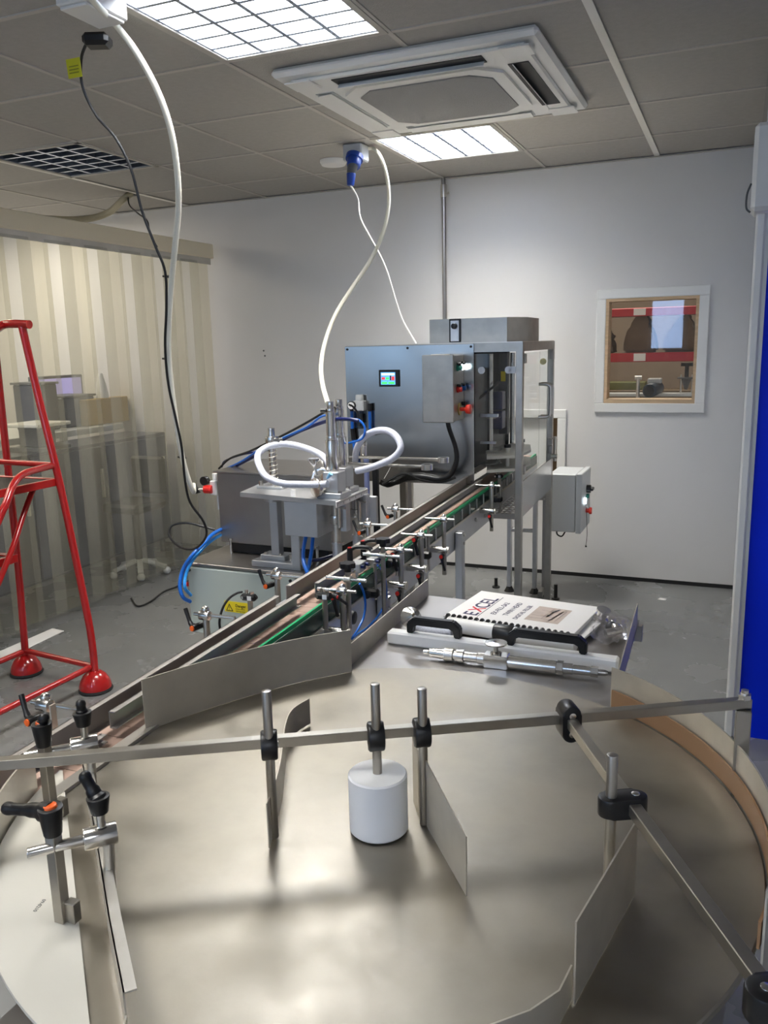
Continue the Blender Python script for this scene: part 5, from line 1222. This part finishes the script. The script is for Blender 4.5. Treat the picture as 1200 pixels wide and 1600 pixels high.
# rear column with spring
p = aty(427, 740, 2.57); sp = FI @ p
B(FR).bx((sp.x-0.05, sp.y-0.04, PZ+0.012), (sp.x+0.055, sp.y+0.04, PZ+0.022), 0.002).build('spring_base', ALU, fl)
B(FR).cyl((sp.x, sp.y, PZ+0.02), (sp.x, sp.y, 1.118), 0.0125, seg=24, bev=0.001).build('spring_shaft', CHROME, fl)
B(FR).cyl((sp.x-0.0, sp.y, 1.062), (sp.x, sp.y, 1.088), 0.022, bev=0.002).bx((sp.x+0.01, sp.y-0.012, 1.065), (sp.x+0.04, sp.y+0.012, 1.083), 0.002).build('shaft_collar', CHROME, fl)
hx = []
for k in range(8*12+1):
    a = 2*PI*k/12; hx.append((sp.x+0.0165*math.cos(a), sp.y+0.0165*math.sin(a), PZ+0.03+(1.05-PZ-0.03)*k/96))
B(FR).tube(hx, 0.0018, 6, 0).build('spring', STEEL, fl)
for dx in (-0.035, 0.03): B(FR).cyl((sp.x+dx, sp.y-0.03, PZ+0.022), (sp.x+dx, sp.y-0.03, PZ+0.040), 0.008, seg=6).build('base_bolt', CHROME, fl)
p = FX(461, 771, 2.44); B(FR).bx((p.x-0.012, c1_.y-0.01, PZ+0.012), (p.x+0.004, c1_.y-0.004, PZ+0.034)).build('small_tag', PAPER, fl)
# drip box under the plate
p0 = FX(443, 785, 2.42); p1 = FX(497, 835, 2.42)
B(FR).bx((p0.x, p0.y, 0.765), (p1.x, p0.y+0.20, PZ-0.005), 0.002).build('under_box', ALU, fl)
# piston blocks with the two cylinders
cy1 = aty(520, 740, 2.46); cy2 = aty(533, 735, 2.555)
for i, (cx_, nm) in enumerate(((cy1, 0), (cy2, 1))):
    q_ = FI @ cx_; x, y = q_.x, q_.y
    B(FR).bx((x-0.045, y-0.04, PZ+0.012), (x+0.048, y+0.04, PZ+0.030), 0.002).build('slide_block', ALU, fl)
    for dx in (-0.035, 0.04): B(FR).cyl((x+dx, y-0.03, PZ+0.03), (x+dx, y-0.03, PZ+0.037), 0.007, seg=12).build('block_bolt', CHROME, fl)
    B(FR).box((x+0.005, y, PZ+0.065), (0.058, 0.058, 0.070), None, 0.003).build('valve_block', ALU, fl)
    zb_ = PZ+0.100
    B(FR).cyl((x, y, zb_), (x, y, 1.093), 0.0215, seg=32, bev=0.001).build('cylinder', CHROME, fl)
    B(FR).cyl((x, y, 1.093), (x, y, 1.108), 0.018, seg=24, bev=0.001).cyl((x, y, 1.108), (x, y, 1.186), 0.0165, seg=32).build('upper_cylinder', CHROME, fl)
    B(FR).cyl((x, y, 1.186), (x, y, 1.198), 0.0145, seg=24, bev=0.001).cyl((x, y, 1.198), (x, y, 1.222), 0.0115, seg=24, bev=0.001).build('cylinder_cap', CHROME, fl)
    B(FR).cyl((x-0.012, y-0.008, 1.192), (x-0.030, y-0.012, 1.192), 0.0065).build('air_fitting', BLK, fl)
    # triclamp union facing the viewer
    B(FR).cyl((x-0.02, y-0.03, PZ+0.050), (x-0.034, y-0.056, PZ+0.050), 0.013).build('port_stub', CHROME, fl)
    B(FR).cyl((x-0.033, y-0.048, PZ+0.050), (x-0.039, y-0.059, PZ+0.050), 0.033, seg=32, bev=0.003).build('clamp_ring', CHROME, fl)
    B(FR).cyl((x-0.045, y-0.030, PZ+0.088), (x-0.050, y-0.038, PZ+0.125), 0.005).lathe((x-0.050, y-0.038, PZ+0.115), [(0.005, 0), (0.020, 0.022), (0.020, 0.030)], (0,0,1), 24).build('wing_nut', CHROME, fl)
# curved clamp arms
p = FX(505, 752, 2.42)
B(FR).tube([FX(497, 765, 2.42), FX(488, 755, 2.42), FX(492, 738, 2.43), FX(505, 733, 2.44), FX(517, 745, 2.44)], 0.006, 10, 5).build('clamp_arm', CHROME, fl)
B(FR).cyl(FX(517, 740, 2.40), FX(511, 748, 2.40), 0.008, 0.003).build('blue_tag', mat('light_blue', (0.25, 0.55, 0.85), 0.4), fl)
# nozzle stack hanging below the plate
for i, (px, Y) in enumerate(((525, 2.50), (557, 2.62))):
    q_ = FX(px, 800, Y); x, y = q_.x, q_.y
    B(FR).cyl((x, y, PZ-0.004), (x, y, 0.83), 0.017, seg=24).cyl((x, y, 0.83), (x, y, 0.80), 0.022, seg=24, bev=0.002).build('nozzle_head', CHROME, fl)
    B(FR).cyl((x, y, 0.80), (x, y, 0.735), 0.014, seg=24).build('nozzle_tube', STEEL, fl)
    B(FR).cyl((x, y, 0.735), (x, y, 0.728), 0.019, seg=24).cyl((x, y, 0.728), (x, y, 0.66), 0.017, seg=24).build('nozzle_sleeve', ALU, fl)
    B(FR).cyl((x+0.012, y-0.012, 0.735), (x+0.036, y-0.02, 0.737), 0.005).build('sleeve_pin', CHROME, fl)
    B(FR).bx((x+0.020, y-0.010, 0.775), (x+0.045, y+0.02, PZ-0.006), 0.002).build('nozzle_actuator', ALU, fl)
    B(FR).cyl((x+0.022, y-0.02, 0.865), (x+0.022, y-0.02, 0.79), 0.007).build('actuator_rod', CHROME, fl)
    B(FR).cyl((x+0.010, y-0.02, 0.862), (x+0.05, y-0.026, 0.862), 0.0045).build('cross_pin', CHROME, fl)
B(FR).bx((c3_.x-0.01, c3_.y-0.02, 0.775), (c3_.x+0.045, c3_.y-0.005, 0.875), 0.003).build('side_plate', ALU, fl)
q_ = FX(577, 735, 2.72)
B(FR).bx((q_.x+0.010, q_.y, 0.68), (q_.x+0.030, q_.y+0.02, 1.0), 0.002).build('rear_post', BLK, fl)
B(FR).cyl((q_.x-0.006, q_.y-0.01, 0.86), (q_.x-0.006, q_.y-0.01, 1.0), 0.010).build('lift_cylinder', mat('pale_blue_metal', (0.35, 0.42, 0.75), 0.3, 0.8), fl)
B(FR).cyl((q_.x-0.02, q_.y-0.0, 0.98), (q_.x-0.02, q_.y-0.0, 1.05), 0.012).sph((q_.x-0.02, q_.y-0.0, 1.05), 0.014).build('rod_bracket', CHROME, fl)
B(FR).cyl((q_.x+0.02, q_.y-0.01, 0.82), (q_.x+0.02, q_.y-0.01, 0.84), 0.010).build('red_fitting', REDB, fl)
# two horizontal bottle-neck arms reaching towards the conveyor
for (x0, y0_, x1, y1_, Y0, Y1) in ((545, 714, 686, 718, 2.70, 2.62), (545, 724, 660, 729, 2.58, 2.48)):
    a = FX(x0, y0_, Y0); c = FX(x1, y1_, Y1)
    B(FR).cyl(a, c, 0.0055, seg=14).build('neck_arm', CHROME, fl)
    B(FR).lathe((c.x+0.016, c.y, c.z-0.010), [(0.0115, 0), (0.019, 0.0), (0.019, 0.018), (0.0115, 0.018), (0.0115, 0.0)], (0,0,1), 28).build('neck_ring', CHROME, fl)
# hose rings
def ht(pts, r, m, lab, nm='clear_hose', cat='hose', grp=None, seg=16, sm=6):
    return B().tube([aty(a, c, y) for a, c, y in pts], r, seg, sm).build(nm, m, None, lab, cat, grp)
ht([(512, 756, 2.40), (500, 757, 2.40), (470, 757, 2.38), (440, 755, 2.38), (415, 744, 2.40), (403, 722, 2.45), (405, 707, 2.50), (422, 697, 2.55), (450, 694, 2.57), (480, 701, 2.55), (503, 712, 2.50), (514, 726, 2.46), (518, 745, 2.46)], 0.0118, BRAID, 'braided clear hose ring looping left of the upright cylinders')
ht([(555, 720, 2.62), (557, 703, 2.60), (567, 685, 2.58), (585, 674, 2.55), (605, 673, 2.52), (620, 683, 2.50), (626, 700, 2.48), (615, 715, 2.47), (595, 725, 2.47), (575, 732, 2.48), (558, 736, 2.50)], 0.0115, BRAID, 'braided clear hose ring looping right of the upright cylinders')
# blue and black air lines from the upper box to the cylinders
gA = 'air lines over the filling machine'
ht([(342, 732, 2.85), (360, 716, 2.8), (390, 705, 2.75), (430, 686, 2.7), (465, 668, 2.65), (500, 648, 2.58), (516, 637, 2.50), (520, 636, 2.48)], 0.0042, BLK, 'black air line crossing to the top of the front cylinder', 'air_line', 'tube', gA, 10)
ht([(345, 736, 2.84), (375, 722, 2.78), (410, 700, 2.72), (450, 681, 2.66), (480, 667, 2.60), (500, 652, 2.55), (512, 649, 2.50), (520, 652, 2.48)], 0.004, BLUE, 'bright blue air line arching to the front cylinder', 'air_line', 'tube', gA, 10)
ht([(348, 737, 2.86), (380, 722, 2.80), (420, 700, 2.74), (455, 680, 2.68), (490, 665, 2.60), (520, 656, 2.53), (545, 655, 2.52), (560, 658, 2.52)], 0.0065, NAVY, 'dark navy bundle of air lines running behind both cylinders', 'air_line', 'tube', gA, 10)
ht([(346, 730, 2.86), (352, 720, 2.86), (375, 711, 2.82), (395, 707, 2.80), (420, 703, 2.80)], 0.004, NAVY, 'short navy air line arching over the corner of the steel box', 'air_line', 'tube', gA, 10)
ht([(546, 655, 2.55), (560, 656, 2.55), (570, 668, 2.55), (567, 684, 2.55), (555, 690, 2.56), (545, 692, 2.57)], 0.0038, BLUE, 'small bright blue loop right of the rear cylinder', 'air_line', 'tube', gA, 10)
ht([(545, 632, 2.53), (552, 636, 2.54), (560, 648, 2.56), (562, 665, 2.58)], 0.0035, BLK, 'short black air line curving off the rear cylinder cap', 'air_line', 'tube', gA, 10)
for i, (x0, x1) in enumerate(((474, 476), (487, 481))):
    pass
ht([(478, 838, 2.50), (474, 860, 2.46), (475, 880, 2.42), (482, 898, 2.40)], 0.007, BLUE, 'left one of two blue tubes below the grey under-box', 'air_line', 'tube', None, 12)
ht([(489, 838, 2.52), (487, 860, 2.48), (483, 882, 2.44), (478, 900, 2.42)], 0.007, BLUE, 'right one of two blue tubes below the grey under-box', 'air_line', 'tube', None, 12)
ht([(486, 876, 2.56), (500, 874, 2.60), (520, 868, 2.66)], 0.007, NAVY, 'navy tube lying on the filler base behind the nozzles', 'air_line', 'tube', None, 12)
ht([(348, 826, 2.72), (332, 835, 2.62), (318, 850, 2.56), (300, 868, 2.50), (286, 890, 2.48), (281, 915, 2.46), (286, 933, 2.46), (297, 940, 2.50)], 0.0075, BLUE, 'outer blue hose curling around the left end of the grey cabinet', 'blue_hose', 'hose', 'blue hoses at the left of the filler', 12)
ht([(348, 834, 2.72), (330, 845, 2.62), (312, 862, 2.56), (298, 880, 2.50), (290, 900, 2.48), (289, 918, 2.46), (298, 930, 2.50)], 0.0065, mat('sky_blue_tube', (0.03, 0.30, 0.80), 0.3), 'inner brighter blue hose curling around the left end of the grey cabinet', 'blue_hose', 'hose', 'blue hoses at the left of the filler', 12)
p = aty(290, 914, 2.53); B().cyl((p.x-0.012, 2.53, p.z), (p.x+0.016, 2.56, p.z), 0.009).build('red_plug', REDB, None, 'small red plug at the left side of the grey cabinet among the blue hoses', 'plug')

# ================================================================== HANGING HOSES AND CABLES
def dpath(pts, y0, y1):
    n = len(pts)-1; return [aty(a, c, y0+(y1-y0)*(i/n)) for i, (a, c) in enumerate(pts)]
A_ = aty(330, 775, 2.68)
P = [atz(128, -24, 2.285), atz(152, 8, 2.280)] + dpath([(180, 38), (212, 80), (245, 140), (266, 200), (276, 260), (279, 320), (274, 380), (268, 440), (264, 500), (264, 560), (270, 620), (280, 690), (291, 738), (302, 768), (312, 778)], 2.10, HOSE_END.y)
P[-1] = HOSE_END+V((-0.008, 0, 0.022))
B().tube(P, 0.0098, 14, 6).build('white_hose', mat('white_hose_mat', (0.78, 0.77, 0.68), 0.3), None, 'white air hose sweeping down from the ceiling at upper left to the filler', 'hose')
q0 = atz(150, 56, 2.285)
pg = thing('black_plug', 'black mains plug in the white ceiling socket with its cable hanging down', 'plug', tuple(q0))
B().box(q0+V((0, 0.004, -0.012)), (0.075, 0.060, 0.034), Matrix.Rotation(0.4, 3, 'Z'), 0.010).build('plug_body', BLK, pg)
K = [tuple(q0+V((-0.02,-0.01,-0.012)))] + dpath([(136, 66), (127, 92), (129, 135), (150, 180), (180, 215), (205, 265), (222, 330), (243, 385), (258, 425), (260, 480), (258, 540), (263, 600), (276, 660), (284, 700), (289, 750), (297, 785), (318, 815), (322, 838), (305, 857), (282, 855), (265, 838), (268, 822), (290, 817), (315, 822), (336, 828)], 2.12, 2.66)
B().tube(K, 0.0045, 10, 6).build('plug_cable', BLK, pg)
a = aty(128, 104, 2.125); tg = B().box((a.x-0.030, a.y, a.z), (0.052, 0.0015, 0.052), Matrix.Rotation(0.1, 3, 'X'), 0.0).build('cable_tag', mat('yellow_tag', (0.62, 0.60, 0.02), 0.45), pg)
for k in range(4): B().box((a.x-0.030, a.y-0.0012, a.z+0.014-k*0.009), (0.036, 0.0006, 0.003), Matrix.Rotation(0.1, 3, 'X')).build('tag_print', mat('tag_ink', (0.25, 0.26, 0.02), 0.6), tg)
for px, py, f in ((262, 432, 0.42), (261, 561, 0.55), (285, 715, 0.72)):
    a = aty(px, py, 2.10+(HOSE_END.y-2.10)*(0.58 if py < 500 else 0.70 if py < 600 else 0.86))
    B().cyl((a.x-0.02, a.y, a.z+0.002), (a.x+0.016, a.y, a.z-0.002), 0.0035).cyl((a.x, a.y, a.z-0.003), (a.x+0.002, a.y, a.z+0.003), 0.0125).build('cable_tie', BLK, None, {432: 'topmost black cable tie binding the cable to the white hose', 561: 'middle black cable tie on the white hose', 715: 'lowest black cable tie on the white hose'}[py], 'cable tie')
ht([(200, 303, 4.3), (202, 320, 4.2), (215, 333, 3.9), (230, 345, 3.6), (234, 365, 3.4), (245, 385, 3.2)], 0.004, BLKM, 'thin dark cable looping from the ceiling plate beside the black cable', 'thin_cable', 'cable', None, 8)
P = [SOCK2+V((0.03, -0.03, 0.0))] + dpath([(583, 232), (597, 250), (606, 285), (607, 325), (598, 365), (578, 408), (550, 450), (524, 492), (508, 535), (502, 570), (504, 600), (512, 630)], 3.95, 2.50)
B().tube(P, 0.0085, 14, 6).build('cream_hose', CREAM, None, 'cream air hose curving from the grey ceiling socket to the cylinder tops', 'hose')
P = [V((SOCK2.x+0.006, SOCK2.y-0.086, 2.152))] + dpath([(559, 310), (563, 340), (578, 370), (592, 395), (605, 425), (617, 465), (628, 498), (640, 520), (650, 537)], 3.92, 3.60)
B().tube(P, 0.0042, 10, 6).build('white_flex', PVCW, None, 'thin white cable hanging from the blue connector to the machine top', 'cable')

# ================================================================== RED SAFETY STEPS
ld = thing('safety_steps', 'red tubular mobile safety steps with dome feet at the left edge', 'steps', (-2.7, 2.4, 0))
rr = 0.0155
F1 = atz(150, 1078, 0); F2 = atz(42, 1052, 0)
def rtube(pts, nm, r=rr): return B().tube(pts, r, 14, 6).build(nm, REDP, ld)
Y1, Y2 = F1.y, F2.y
Y4 = 1.90
F3 = V((F1.x-0.02, Y4, 0)); F4 = V((F2.x-0.02, Y4, 0))
for f in (F1, F2, F3, F4):
    dm = B().lathe((f.x, f.y, 0.012), [(0.066, 0), (0.066, 0.014), (0.060, 0.034), (0.046, 0.058), (0.026, 0.074), (0.012, 0.078)], (0,0,1), 32).build('dome_foot', REDP, ld)
    B().lathe((f.x, f.y, 0.0), [(0.068, 0), (0.071, 0.006), (0.068, 0.014)], (0,0,1), 32).build('rubber_ring', BLKM, dm)
dx = -(F1.x-F2.x)
top1 = [V((F1.x, Y1, 0.08)), aty(148, 1045, Y1), aty(141, 985, Y1), aty(120, 880, Y1), aty(91, 745, Y1), aty(60, 620, Y1), aty(34, 508, Y1)]
rtube(top1, 'upright')
rtube([V((F2.x, Y2, 0.08)), aty(38, 1000, Y2), aty(26, 860, Y2), aty(9, 700, Y2), aty(-6, 560, Y2), aty(-12, 505, Y2)], 'upright')
rtube([F3+V((0,0,0.08)), F3+V((-0.01, 0, 0.5)), F3+V((-0.03, 0.02, 0.88))], 'upright'); rtube([F4+V((0,0,0.08)), F4+V((0,0,0.5)), F4+V((-0.03, 0.02, 0.88))], 'upright')
t0 = aty(46, 507, Y1); rtube([t0, aty(22, 506, Y1), aty(4, 508, Y1), aty(-12, 520, Y1-0.1)], 'top_handle', 0.017)
za = 0.105
rtube([V((F1.x-0.008, Y1, za)), V((F2.x, Y2, za+0.004))], 'base_bar', 0.0125)
rtube([V((F1.x-0.008, Y1, za)), V((F3.x, F3.y, za))], 'base_bar', 0.0125); rtube([V((F2.x, Y2, za)), V((F4.x, F4.y, za))], 'base_bar', 0.0125)
pz = aty(90, 748, Y1).z; px1 = aty(90, 748, Y1).x; px0 = aty(-2, 748, Y2).x-0.02
b = B(); b.bx((px0, Y1-0.012, pz-0.028), (px1, Y1+0.012, pz+0.002), 0.002).bx((px1-0.02, 2.10, pz-0.028), (px1, Y1-0.012, pz+0.002), 0.002).bx((px0, 2.10, pz-0.028), (px0+0.02, Y1-0.012, pz+0.002), 0.002).bx((px0+0.02, 2.10, pz-0.028), (px1-0.02, 2.12, pz+0.002)); b.build('platform_frame', REDP, ld)
B().bx((px0+0.018, 2.118, pz-0.010), (px1-0.018, Y1-0.01, pz-0.003)).build('platform_mat', mat('ribbed_rubber', (0.03, 0.03, 0.028), 0.6, bump=0.6, bump_scale=120), ld)
z2 = aty(12, 870, Y2-0.15).z; xs = aty(25, 870, Y2-0.15).x
b = B(); b.bx((xs-0.5, Y2-0.17, z2-0.02), (xs, Y2-0.14, z2+0.012), 0.002).bx((xs-0.02, 2.0, z2-0.02), (xs, Y2-0.17, z2+0.012)); b.build('step_frame', REDP, ld)
B().bx((xs-0.5, 2.0, z2), (xs-0.02, Y2-0.17, z2+0.006)).build('step_tread', MATS['ribbed_rubber'], ld)
ht_ = [aty(84, 727, Y1), aty(60, 733, Y1-0.12), aty(36, 741, Y1-0.24), aty(21, 757, Y1-0.32), aty(10, 785, Y1-0.38), aty(-2, 812, Y1-0.42), aty(-30, 880, Y1-0.5)]
rtube(ht_, 'side_rail', 0.0135)
rtube([aty(84, 727, Y1), aty(40, 724, Y1), aty(-4, 721, Y1)], 'cross_rail', 0.012)
rtube([aty(55, 757, Y1-0.02), aty(38, 800, Y1-0.1), aty(20, 855, Y1-0.2), aty(-4, 915, Y1-0.3)], 'brace', 0.0115)
